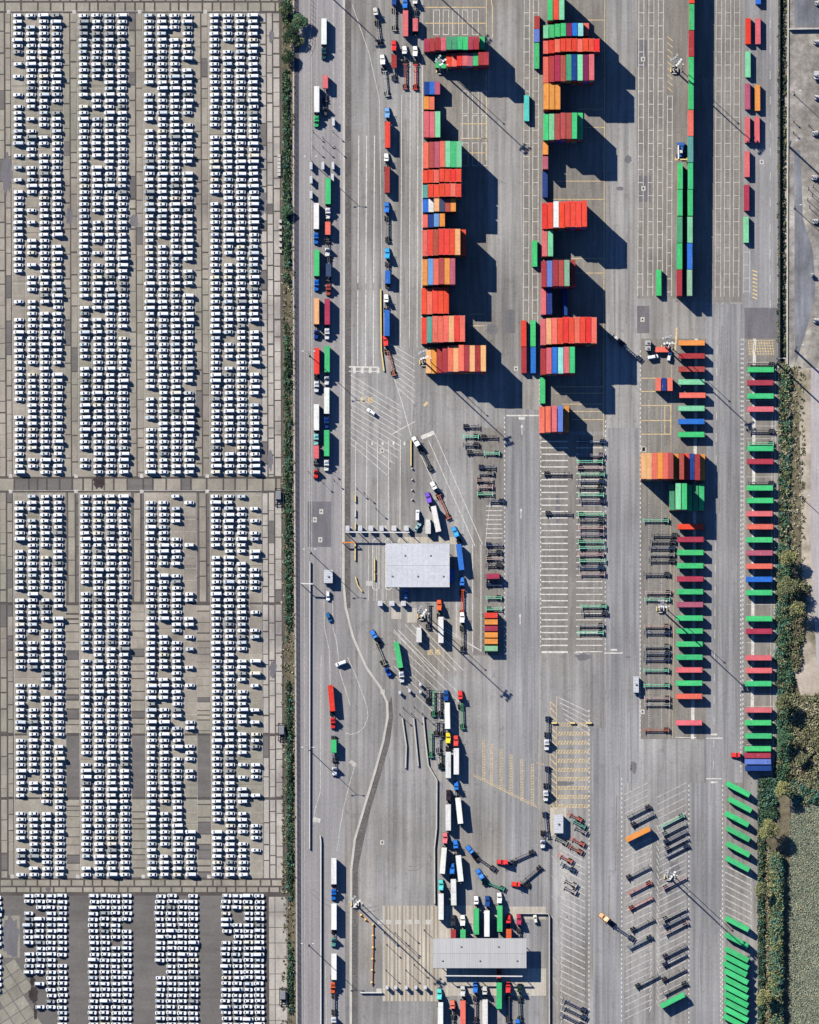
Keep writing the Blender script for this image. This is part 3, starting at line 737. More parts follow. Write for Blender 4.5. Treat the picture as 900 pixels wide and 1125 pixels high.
rows('containers of the middle stack', 'the middle stack', [
 (40, 601.6, 620.3, -7, 21.6, 'green red lightgreen', [4, 5, 5], s_, 0),
 (20, 597, 641, 25, 39.8, 'lightgreen green green green maroon blue paleblue', [3, 4, 5, 6, 6, 6, 6], s_, 0),
 (20, 597, 659, 42, 56.8, 'salmon red salmon red red red salmon red red brightred', [3, 4, 5, 6, 6, 6, 6, 6, 6, 6], s_, 1),
 (40, 597, 653, 59.5, 88.5, 'salmon darkred crimson brown darkgreen navy lightgreen maroon pink', [3, 4, 5, 5, 6, 6, 6, 6, 6], h_, 0),
 (40, 597, 616, 91.3, 120.4, 'orange orange orange', [4, 4, 4], s_, 0),
 (40, 597, 634.3, 123.7, 152.6, 'green lightgreen brown brown brown green', [4, 5, 5, 6, 6, 6], h_, 0),
 (20, 596, 602.8, 155, 169.8, 'orange', [3], s_, 0),
 (20, 596, 602.6, 171, 185.8, 'mauve', [3], s_, 0),
 (40, 595.7, 602, 187.5, 217.5, 'navy', [1], s_, 0),
 (40, 595.8, 645, 220.5, 249.3, 'brightred red white red red red red red', [3, 4, 5, 5, 6, 6, 6, 6], h_, 1),
 (40, 595.3, 608, 252.6, 281.6, 'pink lightgreen', [3, 3], s_, 0),
 (40, 594.8, 626, 285.3, 314.3, 'darkred periwinkle darkred brown sage', [4, 5, 6, 6, 6], s_, 0),
 (40, 594, 607, 317, 345.3, 'pink navy', [3, 3], s_, 0),
 (40, 594, 655.8, 348.3, 377, 'pink peach salmon red brightred red salmon red brightred salmon', [3, 4, 5, 5, 6, 6, 6, 6, 6, 6], h_, 1),
 (40, 594, 632, 380.6, 409.5, 'darkred pink blue paleblue pink green', [3, 4, 5, 5, 6, 6], h_, 0),
 (40, 593, 599.4, 414.8, 443.3, 'green', [1], s_, 0),
 (40, 592.5, 619, 445.6, 474.4, 'salmon salmon pink periwinkle', [3, 4, 5, 5], s_, 0)])
def row1(L, H, c, x0, x1, y0, y1, t, label, grp, base=0.0):
    p = P((x0 + x1) / 2, (y0 + y1) / 2, H * t + base)
    horiz = (x1 - x0) > (y1 - y0)
    for k in range(t - 1): lower.append((p.x, p.y, k * H, L, H, 0 if horiz else math.pi / 2, R.choice(ALLC)))
    return container(L, H, c, p.x, p.y, (t - 1) * H + base, (0 if horiz else math.pi / 2), label, grp)
# the extra low columns at the ends of some middle rows
row1(40, s_, 'darkred', 626.4, 632.3, 285.3, 314.3, 5, 'dark red container shaded at the east end of the twelfth middle-stack row', 'containers of the middle stack')
row1(40, s_, 'navy', 617.5, 623.7, 318, 346.6, 1, 'lone dark blue container half in shade east of the pink and navy pair', 'containers of the middle stack')
row1(40, h_, 'green', 634.6, 640.5, 123.7, 152.6, 5, 'shaded green container at the east end of the sixth middle-stack row', 'containers of the middle stack')
row1(20, s_, 'salmon', 641.3, 647.2, 25, 39.8, 5, 'shaded salmon container at the east end of the second middle-stack row', 'containers of the middle stack')
row1(40, s_, 'orange', 619.4, 625.4, 445.6, 474.4, 3, 'shaded orange container beside the pale blue one at the middle stack\'s south end', 'containers of the middle stack')
row1(20, s_, 'green', 526.9, 532.9, 40, 54.5, 5, 'mostly shaded green container at the east end of the west stack\'s first row', 'containers of the west stack')
# single containers on the ground west of the middle stack
G1 = 'single containers in the lane west of the middle stack'
for L, c, x0, x1, y0, y1, lab in [
 (20, 'darkred', 587.2, 593, 17.7, 31.5, 'dark red short container, topmost of the thin column left of the middle stack'),
 (20, 'periwinkle', 587, 592.8, 32, 46, 'pale blue short container between dark red and green ones'),
 (40, 'green', 586.8, 592.6, 47, 75.4, 'green container below the pale blue short container'),
 (40, 'cyan', 575.5, 581.7, 104.2, 133.5, 'turquoise container standing alone between the two big stacks'),
 (40, 'green', 584.3, 590.6, 264.3, 293, 'green container standing alone left of the pink and light green pair'),
 (40, 'red', 572.4, 578.6, 352, 380.6, 'red container left of the green one, west of the middle stack'),
 (40, 'green', 582.6, 588.8, 352, 380.6, 'green container touching a blue one, west of the middle stack'),
 (40, 'darkred', 572.6, 578.8, 381.2, 410, 'dark red container directly below the single red container'),
 (40, 'blue', 582.7, 589.2, 381.2, 410, 'bright blue container directly below the single green container')]:
    row1(L, s_, c, x0, x1, y0, y1, 1, lab, G1)
# long line of three-high containers
GL = 'long line of three-high containers'
ylist = [(-25, 3.4, 'red'), (4.2, 33, 'green'), (33.6, 62, 'darkred'), (62.6, 91, 'green'), (91.5, 120.3, 'green'), (120.8, 149.4, 'salmon'), (149.8, 178.4, 'teal'), (179, 207.8, 'green'),
         (208.2, 237, 'green'), (237.6, 267, 'lightgreen'), (267.4, 295.7, 'blue'), (296.2, 325, 'sage')]
for i, (y0, y1, c) in enumerate(ylist):
    xm = 760.2 - (y0 + 25) * .0078
    row1(40, h_, c, xm - 3.1, xm + 3.1, y0, y1, 3, f'{W(c)} container, {nth(i + 1)} from the top in the long three-high line', GL)
for i, (y0, y1, c) in enumerate([(179, 207.8, 'green'), (208.2, 237, 'green'), (237.6, 267, 'darkgreen'), (267.4, 295.7, 'green'), (296.2, 325, 'darkred')]):
    xm = 747.3 - (y0 - 179) * .006
    row1(40, h_, c, xm - 3.1, xm + 3.1, y0, y1, 3, f'{W(c)} container, {nth(i + 1)} down in the short line left of the long one', GL)
row1(40, s_, 'green', 720.6, 727, 296, 325, 1, 'green container alone left of the lower end of the long line', GL)
GE = 'single containers along the east fence lane'
for L, c, x0, x1, y0, y1, lab in [
 (40, 'blue', 830, 836.2, -24, 4.6, 'blue container at the top edge near the east fence'),
 (40, 'brightred', 818.7, 825.3, 20, 48.4, 'bright red container beside a pink one near the east fence'),
 (40, 'pink', 829.7, 835.9, 20, 48.4, 'pink container beside the bright red one near the east fence'),
 (40, 'lightgreen', 818.6, 825, 56.3, 85, 'light green container alone below the bright red and pink pair'),
 (40, 'mauve', 818.2, 824.6, 91.5, 120.4, 'dusky pink container left of the orange one'),
 (40, 'orange', 829.2, 835.5, 92.8, 122, 'orange container near the east fence'),
 (40, 'pink', 818, 824.4, 128.2, 157, 'left pink container of the pair below the orange one'),
 (40, 'pink', 828.6, 835, 128.2, 157, 'right pink container of the pair below the orange one'),
 (40, 'pink', 817.6, 824, 165.8, 194.6, 'pink container alone below the pink pair'),
 (40, 'crimson', 817.2, 823.6, 203, 231.4, 'crimson container, second lowest of the line near the east fence'),
 (40, 'lightgreen', 816.6, 823, 238, 266.6, 'light green container at the lower end of the east fence line')]:
    row1(L, s_, c, x0, x1, y0, y1, 1, lab, GE)
GQ = 'containers of the east stack'
stackrow(GQ, 'the orange row of the east stack', 40, 704.5, 775.5, 496.6, 527, 'peach peach salmon orange salmon brown orange brown red navy darkred orange'.split(), [5, 5, 5, 5, 5, 5, 3, 4, 3, 3, 3, 2], s_)
stackrow(GQ, 'the green row of the east stack', 40, 735.5, 774.8, 530, 560.4, 'darkgreen lightgreen green green darkgreen green'.split(), [3, 5, 5, 2, 2, 2], s_)
for i, c in enumerate(['salmon', 'navy', 'salmon']):
    row1(20, s_, c, 720.2 + 6.4 * i, 726.4 + 6.4 * i, 415, 429.4, 2, f'{W(c)} short container, {nth(i + 1)} from left of the trio north of the east stack', GQ)
# everything below the top tiers, one object
mb = MB(); cols = []
for (x, y, z, L, H, rz, c) in lower:
    l = LEN[L] / 2
    hx, hy = (l, CW / 2) if rz == 0 else (CW / 2, l)
    n0 = len(mb.f)
    mb.box(x - hx + .06, x + hx - .06, y - hy + .06, y + hy - .06, z + .03, z + H - .03)
    for sx in (-1, 1):
        for sy in (-1, 1):
            mb.box(x + sx * hx - (.17 if sx > 0 else 0), x + sx * hx + (.17 if sx < 0 else 0), y + sy * hy - (.17 if sy > 0 else 0), y + sy * hy + (.17 if sy < 0 else 0), z, z + H)
    cols += [jit(PAL[c])] * (len(mb.f) - n0)
o = mb.build('lower_tier_containers', m_contcol)
struct(o, 'stuff', 'lower tiers of coloured containers under the tops of the stacks', 'containers')
at = o.data.color_attributes.new('Col', 'FLOAT_COLOR', 'CORNER')
lt = np.repeat(np.array(cols, dtype=np.float32), [len(f) for f in mb.f], axis=0)
at.data.foreach_set('color', lt.ravel())

# ------------------------------------------------------------------ wheels, chassis, tractors
def wheel_mesh(wd, r, name):
    t = MB(); t.tube((0, -wd / 2, 0), (0, wd / 2, 0), r, r, 14)
    t.tube((0, wd / 2, 0), (0, wd / 2 + .02, 0), r * .55, r * .5, 10, 1)
    t.tube((0, -wd / 2 - .02, 0), (0, -wd / 2, 0), r * .5, r * .55, 10, 1)
    return t.mesh(name, [m_tyre, m_rim])
w_dual, w_single = wheel_mesh(.62, .5, 'dual_wheel'), wheel_mesh(.32, .5, 'wheel')
DECK = 1.25
def chassis_meshes(L):
    l = L / 2
    f = MB()
    for y in (-.42, .42): f.box(-l + .2, l - .1, y - .12, y + .12, DECK - .42, DECK - .02)
    n = int(L / 1.3)
    for k in range(1, n): f.box(-l + k * L / n - .06, -l + k * L / n + .06, -.30, .30, DECK - .34, DECK - .14)
    f.box(-l + .25, -l + 2.9, -.36, .36, DECK - .62, DECK - .43)             # bogie slider
    for x in (-l + .75, -l + 2.0): f.tube((x, -.95, .5), (x, .95, .5), .09, .09, 8)
    bo = MB(); bo.box(-.16, .16, -1.22, 1.22, DECK - .22, DECK)
    for y in (-1.14, 1.14): bo.box(-.14, .14, y - .07, y + .07, DECK, DECK + .04)
    lg = MB(); lg.box(-.1, .1, -.1, .1, .06, DECK - .43); lg.box(-.2, .2, -.2, .2, 0, .06)
    return f.mesh('chassis_frame', m_chas), bo.mesh('chassis_bolster', m_chas), lg.mesh('landing_leg', m_chas)
CHM = {40: chassis_meshes(12.3), 20: chassis_meshes(7.6)}
CHL = {40: 12.3, 20: 7.6}
def chassis_parts(parent, L, color, legs=True, ox=0, oy=0, rz=0):
    """adds frame, bolsters, wheels; returns the frame"""
    f, bo, lg = CHM[L]; l = CHL[L] / 2
    fr = link('trailer_frame', f, parent, color, (ox, oy, 0), rz)
    for x in (-l + .3, l - .3): link('bolster', bo, fr, color, (x, 0, 0))
    for x in (-l + .75, -l + 2.0):
        for y in (-.9, .9): link('wheel', w_dual, fr, None, (x, y, .5))
    for y in (-.75, .75): link('landing_leg', lg, fr, color, (l - 3.0 if L == 40 else l - 2.2, y, 0 if legs else .35))
    return fr
def chassis(L, color, px, py, rz, label, group):
    p = P(px, py, 1.0)
    e = link('trailer_chassis', None, None, None, (p.x, p.y, 0), rz)
    chassis_parts(e, L, jit(PAL[color], .12), True)
    return tag(e, label, 'trailer chassis', group)

def tractor_meshes(kind):
    f = MB()
    for y in (-.43, .43): f.box(-5.9, 2.3, y - .09, y + .09, .62, .92)
    for x in (-5.8, -4.2, -2.8): f.box(x - .08, x + .08, -.34, .34, .66, .88)
    f.box(-5.3, -4.2, -.5, .5, .92, 1.12, 0, .1, .1)                            # fifth wheel
    for x in (-5.4, -4.1): f.tube((x, -.95, .5), (x, .95, .5), .1, .1, 8)
    f.tube((1.75, -.95, .5), (1.75, .95, .5), .08, .08, 8)
    f.box(2.35, 2.75, -1.2, 1.2, .35, .75)                                     # bumper
    c = MB()
    if kind == 'long':
        c.hexa([(.75, -1.05, .75), (2.65, -.98, .75), (2.65, .98, .75), (.75, 1.05, .75)], [(.8, -.92, 1.85), (2.45, -.68, 1.6), (2.45, .68, 1.6), (.8, .92, 1.85)])
        c.box(-.75, .74, -1.15, 1.15, .75, 1.9); c.hexa([(-.75, -1.15, 1.9), (.74, -1.15, 1.9), (.74, 1.15, 1.9), (-.75, 1.15, 1.9)], [(-.75, -1.05, 2.85), (.2, -1.0, 2.8), (.2, 1.0, 2.8), (-.75, 1.05, 2.85)])
        c.hexa([(-2.35, -1.22, .75), (-.76, -1.22, .75), (-.76, 1.22, .75), (-2.35, 1.22, .75)], [(-2.35, -1.15, 3.1), (-.76, -1.12, 3.0), (-.76, 1.12, 3.0), (-2.35, 1.15, 3.1)])
        c.hexa([(-2.3, -1.05, 3.1), (-.6, -1.0, 2.98), (-.6, 1.0, 2.98), (-2.3, 1.05, 3.1)], [(-2.3, -.9, 3.75), (-1.5, -.8, 3.6), (-1.5, .8, 3.6), (-2.3, .9, 3.75)])
        g = MB(); g.hexa([(.45, -.98, 1.92), (.80, -.98, 1.92), (.80, .98, 1.92), (.45, .98, 1.92)], [(.06, -.92, 2.83), (.26, -.92, 2.78), (.26, .92, 2.78), (.06, .92, 2.83)])
    else:
        c.hexa([(.3, -1.05, .75), (2.6, -.95, .75), (2.6, .95, .75), (.3, 1.05, .75)], [(.4, -.95, 1.9), (2.3, -.62, 1.55), (2.3, .62, 1.55), (.4, .95, 1.9)])
        c.box(-1.3, .29, -1.18, 1.18, .75, 1.95); c.hexa([(-1.3, -1.18, 1.95), (.29, -1.18, 1.95), (.29, 1.18, 1.95), (-1.3, 1.18, 1.95)], [(-1.3, -1.08, 2.95), (-.25, -1.02, 2.9), (-.25, 1.02, 2.9), (-1.3, 1.08, 2.95)])
        c.hexa([(-1.28, -.95, 2.95), (-.3, -.9, 2.9), (-.3, .9, 2.9), (-1.28, .95, 2.95)], [(-1.28, -.8, 3.5), (-.9, -.7, 3.4), (-.9, .7, 3.4), (-1.28, .8, 3.5)])
        g = MB(); g.hexa([(.0, -1.0, 1.97), (.36, -1.0, 1.97), (.36, 1.0, 1.97), (.0, 1.0, 1.97)], [(-.38, -.94, 2.93), (-.18, -.94, 2.88), (-.18, .94, 2.88), (-.38, .94, 2.93)])
    bx = -2.75 if kind == 'long' else -1.6
    e = MB()
    e.tube((0, 0, .9), (0, 0, 3.6), .09, .09, 8)
    tk = MB(); tk.tube((-.7, 0, .72), (.7, 0, .72), .32, .32, 10)
    mi = MB(); mi.box(-.05, .05, -.16, .16, 1.9, 2.6); mi.bar((0, -.12, 2.0), (-.1, -.42, 2.0), .05, .05)
    fd = MB(); fd.hexa([(-.62, -.2, .55), (.62, -.2, .55), (.62, .2, .55), (-.62, .2, .55)], [(-.4, -.18, 1.12), (.4, -.18, 1.12), (.4, .16, 1.12), (-.4, .16, 1.12)])
    return dict(frame=f.mesh('tractor_frame', m_dark), cab=c.mesh('cab', m_cab), glass=g.mesh('windscreen', m_glass), stack=e.mesh('exhaust_stack', m_steel),
                tank=tk.mesh('fuel_tank', m_steel), mirror=mi.mesh('mirror', m_dark), fender=fd.mesh('mudguard', m_cab), bx=bx)
TM = {k: tractor_meshes(k) for k in ('long', 'day')}
def tractor(parent, color, kind, ox, oy, rz):
    t = TM[kind]
    f = link('tractor_frame', t['frame'], parent, None, (ox, oy, 0), rz)
    c = link('cab', t['cab'], parent, color, (ox, oy, 0), rz)
    link('windscreen', t['glass'], c)
    for y in (-.82, .82): link('exhaust_stack', t['stack'], c, None, (t['bx'] + .25, y, 0))
    for y, s in ((-1.3, 1), (1.3, -1)):
        mi = link('mirror', t['mirror'], c, None, (.75 if kind == 'long' else .25, y + (-.22 if y < 0 else .22), 0)); mi.scale = (1, -s, 1)
        fd = link('mudguard', t['fender'], c, color, (1.75, .95 if y > 0 else -.95, 0)); fd.scale = (1, 1 if y > 0 else -1, 1)
    for y in (-.95, .95):
        link('fuel_tank', t['tank'], f, None, (-.6 if kind == 'day' else -1.2, y * .95, 0))
        link('wheel', w_single, f, None, (1.75, y, .5))
        for x in (-4.1, -5.4): link('wheel', w_dual, f, None, (x, y * .95, .5))
    return c
def rz_of(h):            # 'U' towards the top of the picture, 'D' down, else degrees
    return {'U': math.pi / 2, 'D': -math.pi / 2, 'L': math.pi, 'R': 0.0}.get(h, None) if isinstance(h, str) else math.radians(h)
TNUM = 0
def truck(cx, cy, h, cab, phrase, load=None, tr=None, th=None, ch='darkgrey', kind=None, group='trucks in the yard and on the road', gap=24.0, nochassis=False):
    """cab centre pixel, heading, cab colour; load = (length, colour[, shift along chassis in m]); tr = trailer centre pixel"""
    global TNUM
    TNUM += 1
    a = rz_of(h); p = P(cx, cy, 2.6)
    kind = kind or ('long' if TNUM % 3 else 'day')
    e = link('truck', None, None, None, (p.x, p.y, 0), a)
    tractor(e, jit(PAL[cab], .05), kind, 0, 0, 0)
    desc = f'truck with {W(cab)} cab'
    if not nochassis:
        b = a if th is None else rz_of(th)
        if tr is None:
            q = Vector((p.x, p.y, 0)) - Vector((math.cos(a), math.sin(a), 0)) * gap * M
        else:
            q = P(tr[0], tr[1], 4.0 if load else 1.2)
        rel = Matrix.Rotation(-a, 3, 'Z') @ Vector((q.x - p.x, q.y - p.y, 0))
        chassis_parts(e, 40, jit(PAL[ch], .2), False, rel.x, rel.y, b - a)
        if load:
            L, c = load[0], load[1]; sh = load[2] if len(load) > 2 else 0
            x, y = q.x + math.cos(b) * sh, q.y + math.sin(b) * sh
            H = R.choice((2.59, 2.9)) if L == 40 else 2.59
            container(L, H, c, x, y, DECK, b, f'{W(c)} container on the {W(cab)}-cab truck {phrase}', 'containers carried by trucks')
            desc += f', {W(c)} container'
        else:
            desc += ', empty chassis'
    else: desc += ' without a trailer'
    return tag(e, f'{desc}, {phrase}', 'truck', group)
# ------------------------------------------------------------------ trucks
Wq, Eq = 'queueing in the west file', 'queueing in the east file'
# road queue heading down (cab centre, heading, cab colour, phrase, load)
for a in [
 (356, 58.5, 'D', 'darkteal', 'at the top of the road', (40, 'white')),
 (348, 133, 'D', 'green', 'beside the road booths', (40, 'white')),
 (357.5, 121, 'D', 'darkgrey', 'near the road booths with a short load', (20, 'pink', -3)),
 (360.5, 234, 'D', 'white', 'first of the east road file', (40, 'green')),
 (347.6, 261.5, 'D', 'blue', 'first of the west road file', (40, 'white')),
 (360.2, 275.5, 'D', 'white', 'second of the east road file', (20, 'salmon', -.3)),
 (348, 313, 'D', 'blue', 'second of the west road file', (40, 'green')),
 (361, 318, 'D', 'brown', 'third of the east road file', (20, 'darkblue', 1.2)),
 (347.8, 366, 'D', 'navy', 'third of the west road file', (40, 'peach')),
 (359.6, 366.5, 'D', 'white', 'fourth of the east road file', (40, 'crimson')),
 (348, 424.5, 'D', 'white', 'fourth of the west road file', (40, 'brightred'), (348, 396.5)),
 (359.4, 416.8, 'D', 'white', 'fifth of the east road file', (40, 'green'), (359.5, 394.5)),
 (347.7, 482.5, 'D', 'paleblue', 'fifth of the west road file', (40, 'white')),
 (359, 464.3, 'D', 'navy', 'sixth of the east road file', (40, 'white')),
 (347.5, 519.5, 'D', 'brightred', 'last of the west road file', (20, 'pink', .5)),
 (359, 511, 'D', 'white', 'last of the east road file', (40, 'green')),
 (340 + 25.7, 957, 'D', 'navy', 'first on the lower road', (40, 'white'), (366.4, 957.5)) if 0 else (366.8, 982.5, 'D', 'blue', 'first on the lower road', (40, 'white'), (366.8, 957)),
 (366.9, 1034, 'D', 'teal', 'second on the lower road', (40, 'white'), (366.9, 1007)),
 (366, 1085, 'D', 'orangered', 'third on the lower road', (40, 'white'), (366.9, 1062))]:
    truck(*a[:5], load=a[5], tr=a[6] if len(a) > 6 else None, group='trucks queueing on the road')
truck(367, 1123, 'D', 'white', 'at the bottom of the lower road', tr=(367, 1105), group='trucks queueing on the road')
# north gate lanes heading up
for cx, cy, h, cab, ph, load, tr, th, ch in [
 (413, 13.5, 97, 'silver', 'leftmost in the top lanes', None, (416.2, 36), 97, 'darkgrey'),
 (433.2, 0, 'U', 'navy', 'at the top edge, empty', None, (433.4, 20), None, 'grey'),
 (445.3, 3.5, 'U', 'blue', 'at the top edge', (40, 'pink'), (445.6, 25.6), None, 'darkgrey'),
 (456.4, 1, 'U', 'white', 'at the top edge with a short load', (20, 'pink', -1.2), None, None, 'darkgrey'),
 (433, 50.2, 'U', 'brightred', 'in the top lanes', (20, 'darkred', 2.6), None, None, 'darkgrey'),
 (420.6, 65.5, 95, 'white', 'with a silver chassis', None, (424, 92), 96, 'silver'),
 (444.8, 56, 'U', 'white', 'left of two side by side', None, (445.2, 84), None, 'rust'),
 (456.4, 56.3, 'U', 'white', 'right of two side by side', None, (456.3, 84.5), None, 'red'),
 (425.7, 124, 'U', 'lightblue', 'first in the middle lane', (40, 'red'), (425.9, 148), None, 'darkgrey'),
 (424.8, 174, 'U', 'white', 'second in the middle lane', (40, 'darkred'), (425.4, 197.3), None, 'darkgrey'),
 (425.2, 228, 'U', 'blue', 'third in the middle lane', None, (426, 252), None, 'darkgrey'),
 (425.8, 278.5, 'U', 'skyblue', 'fourth in the middle lane', (20, 'blue', -1), (426, 302), None, 'darkgrey'),
 (424.6, 329, 'U', 'white', 'fifth in the middle lane', (40, 'blue'), (425.2, 354.7), None, 'darkgrey'),
 (423.8, 374.5, 97, 'brightred', 'last in the middle lane', None, (429.6, 399), 104, 'rust'),
 (457, 485, 120, 'white', 'north of the pale canopy', None, (467.5, 504), 116, 'darkgrey'),
 (477, 534.5, 116, 'white', 'with a long reddish chassis', None, (487.5, 557), 113, 'rust'),
 (471, 547, 107, 'purple', 'beside the pale canopy', (40, 'white'), (479, 570), 101.5, 'darkgrey'),
 (500.5, 584.5, 112, 'skyblue', 'right of the pale canopy', (40, 'blue'), (505.6, 612), 97, 'darkgrey'),
 (508, 640, 'U', 'blue', 'with an orange chassis', None, (508, 662), None, 'orangered'),
 (482.8, 665, 'U', 'orangered', 'below the pale canopy', (40, 'white'), (484.4, 692), None, 'darkgrey'),
 (508, 678.5, 'U', 'white', 'below the orange chassis', None, (508.6, 702), None, 'darkgrey'),
 (411.2, 698, 118, 'blue', 'leaving the gate lanes', None, (418, 717.5), 112, 'grey'),
 (441.6, 743.5, -84, 'white', 'crossing the striped lanes', (40, 'green'), (437.6, 719.5), -80, 'darkgrey'),
 (366, 794, -86, 'brightred', 'alone on the curved road', (40, 'brightred'), (364.2, 767), -85, 'darkgrey'),
 (368, 846, 'D', 'white', 'with a short green load', (20, 'green', -1.0), (366.8, 822), None, 'darkgrey')]:
    truck(cx, cy, h, cab, ph, load, tr, th, ch)
truck(426, 737, -62, 'blue', 'near the striped lanes', nochassis=True, kind='day')
# southern queue and terminal
for cx, cy, h, cab, ph, load, tr, th, ch in [
 (490.3, 764.5, 'U', 'navy', 'heading the southern queue', (40, 'white'), (491.6, 786.3), 91, 'darkgrey'),
 (506, 765, 'U', 'brightred', 'heading the queue\'s right file', None, (508, 787), 92, 'darkgreen'),
 (492.6, 811, 'U', 'yellow', 'in the southern queue', (40, 'white'), (492.5, 840.4), None, 'darkgrey'),
 (501.2, 814, 'U', 'red', 'beside the yellow-cab truck', (40, 'white'), (501.4, 836.4), None, 'darkgrey'),
 (501.6, 864.5, 'U', 'blue', 'below the yellow and red pair', (40, 'white'), (504.6, 890.6), 96, 'darkgrey'),
 (493, 874, 'U', 'black', 'below the yellow-cab truck', (40, 'white'), (492.5, 898), None, 'darkgrey'),
 (489.3, 921, 88, 'pink', 'in the southern queue', (40, 'white'), (487, 945.5), 85.5, 'darkgrey'),
 (501, 928.8, 94, 'blue', 'right of the pink-cab truck', (40, 'white'), (505, 954), 96, 'darkgrey'),
 (497, 954.5, 'U', 'blue', 'below the pink-cab truck', (40, 'white'), (498.4, 980.2), 91, 'darkgrey'),
 (484.8, 972.5, 'U', 'cyan', 'at the concrete wall', (40, 'white'), (484.6, 996), None, 'darkgrey'),
 (517, 934.5, 128, 'blue', 'upper of two turning in', None, (532, 947.5), 146, 'darkgrey'),
 (527.5, 960.5, 120, 'blue', 'lower of two turning in', None, (541, 971.8), 158, 'darkgreen'),
 (552.5, 947.2, 177, 'brightred', 'upper of two jackknifed', None, (574, 941), 204, 'darkgrey'),
 (568.5, 971.6, 176, 'brightred', 'lower of two jackknifed', None, (584, 961), 220, 'darkgrey'),
 (498, 1011.5, 'U', 'black', 'docked first at the grey canopy', (40, 'darkred'), None, None, 'darkgrey'),
 (508.7, 1011.5, 'U', 'white', 'docked second at the grey canopy', (40, 'green'), None, None, 'darkgrey'),
 (523.5, 990.3, 'U', 'white', 'docked third at the grey canopy', (40, 'green'), (523.4, 1012.3), None, 'darkgrey'),
 (535.8, 990.5, 'U', 'navy', 'docked fourth at the grey canopy', (40, 'white'), (535, 1014.6), None, 'darkgrey'),
 (549, 986.8, 'U', 'white', 'docked fifth at the grey canopy', (40, 'green'), (549.2, 1009.2), None, 'darkgrey'),
 (559, 1011, 'U', 'brightred', 'docked sixth at the grey canopy', (40, 'orangered'), None, None, 'darkgrey'),
 (570.5, 1010.5, 'U', 'crimson', 'docked last at the grey canopy', None, None, None, 'darkgrey'),
 (483, 1092.5, 'U', 'cyan', 'first below the grey canopy', (40, 'white'), (484, 1115.6), None, 'darkgrey'),
 (497.5, 1105, 'U', 'salmon', 'second below the grey canopy', None, None, None, 'darkgrey'),
 (508.7, 1089, 'U', 'silver', 'third below the grey canopy', (40, 'salmon'), (508.7, 1113.6), None, 'darkgrey'),
 (522.4, 1085, 'U', 'blue', 'fourth below the grey canopy', None, None, None, 'darkgrey'),
 (533, 1089.5, 'U', 'silver', 'fifth below the grey canopy', (40, 'white'), (533, 1112.5), None, 'darkgrey'),
 (548.4, 1070, 'U', 'darkred', 'sixth below the grey canopy', (40, 'green'), (548.5, 1094), None, 'darkgrey'),
 (558.5, 1085, 'U', 'brightred', 'seventh below the grey canopy', None, None, None, 'darkgrey'),
 (571.3, 1087, 'U', 'black', 'eighth below the grey canopy', None, (570.8, 1108), 92, 'darkgrey'),
 (601, 818, 'D', 'white', 'upper of three by yellow bays', None, (602, 801), None, 'darkblue'),
 (600, 874, 'D', 'white', 'middle of three by yellow bays', None, (601.6, 856), None, 'darkblue'),
 (596.8, 926, 'D', 'white', 'lowest of three by yellow bays', None, (600, 906), -84, 'darkblue'),
 (664, 1008, 142, 'peach', 'turning among the angled chassis', None, (684, 1024), 146, 'darkblue'),
 (674.5, 370, 142, 'grey', 'half in the middle stack\'s shadow', None, (693, 386.5), 140, 'darkblue'),
 (810, 829.5, 'L', 'brightred', 'backed up at the east fence', (40, 'crimson'), (832.6, 830), 180, 'darkgrey')]:
    truck(cx, cy, h, cab, ph, load, tr, th, ch)
truck(569, 1126, 'U', 'blue', 'cut by the bottom edge', nochassis=True)

# ------------------------------------------------------------------ containers parked on chassis
def parked(L, c, px, py, deg, lab, grp, chcol='darkgrey'):
    a = math.radians(deg); H = 2.59
    p = P(px, py, DECK + H)
    e = link('trailer_chassis', None, None, None, (p.x, p.y, 0), a)
    chassis_parts(e, L, jit(PAL[chcol], .2), True)
    tag(e, f'chassis under the {lab}', 'trailer chassis', grp + ' (chassis)')
    container(L, H, c, p.x + (0 if L == 40 else -.3 * math.cos(a)), p.y, DECK, a, lab, grp)
gN = 'containers parked on chassis north of the east stack'
for i, (y, c) in enumerate([(376.6, 'orange'), (391, 'darkred'), (405.5, 'brown'), (419.6, 'lightgreen'), (434.2, 'salmon'), (448.6, 'lightgreen'), (463, 'blue'), (477.3, 'green')]):
    parked(40, c, 760 - i * .05 + (1 if c == 'salmon' else 0), y, 180, f'{W(c)} container, {nth(i + 1)} from the top north of the east stack', gN)
gS = 'containers parked on chassis south of the east stack'
for i, (y, c) in enumerate([(578.6, 'red'), (592.6, 'crimson'), (607, 'green'), (621.5, 'green'), (636, 'crimson'), (650, 'green'), (664.2, 'mauve'), (679, 'green'), (693.2, 'green'), (707.6, 'green'), (722, 'green'), (736, 'pink'), (750.5, 'green'), (765, 'salmon'), (794, 'pink')]):
    parked(40, c, 758.8 - i * .13, y, 180, f'{W(c)} container, {nth(i + 1)} from the top south of the east stack', gS)
gF = 'containers parked on chassis along the east fence'
ge = [(406, 'green'), (420.4, 'crimson'), (435, 'green'), (449.4, 'pink'), (492.6, 'green'), (507, 'crimson'), (536, 'green'), (549.8, 'green'), (564.3, 'pink'), (578.6, 'salmon'), (593, 'green'), (607.4, 'mauve'), (622, 'salmon'), (636.4, 'blue'),
      (651, 'green'), (679.6, 'green'), (693.5, 'crimson'), (722.6, 'pink'), (736.6, 'pink'), (751, 'green'), (780, 'pink'), (794, 'green'), (808.5, 'green'), (822.5, 'green'), (836.8, 'periwinkle'), (844, 'navy')]
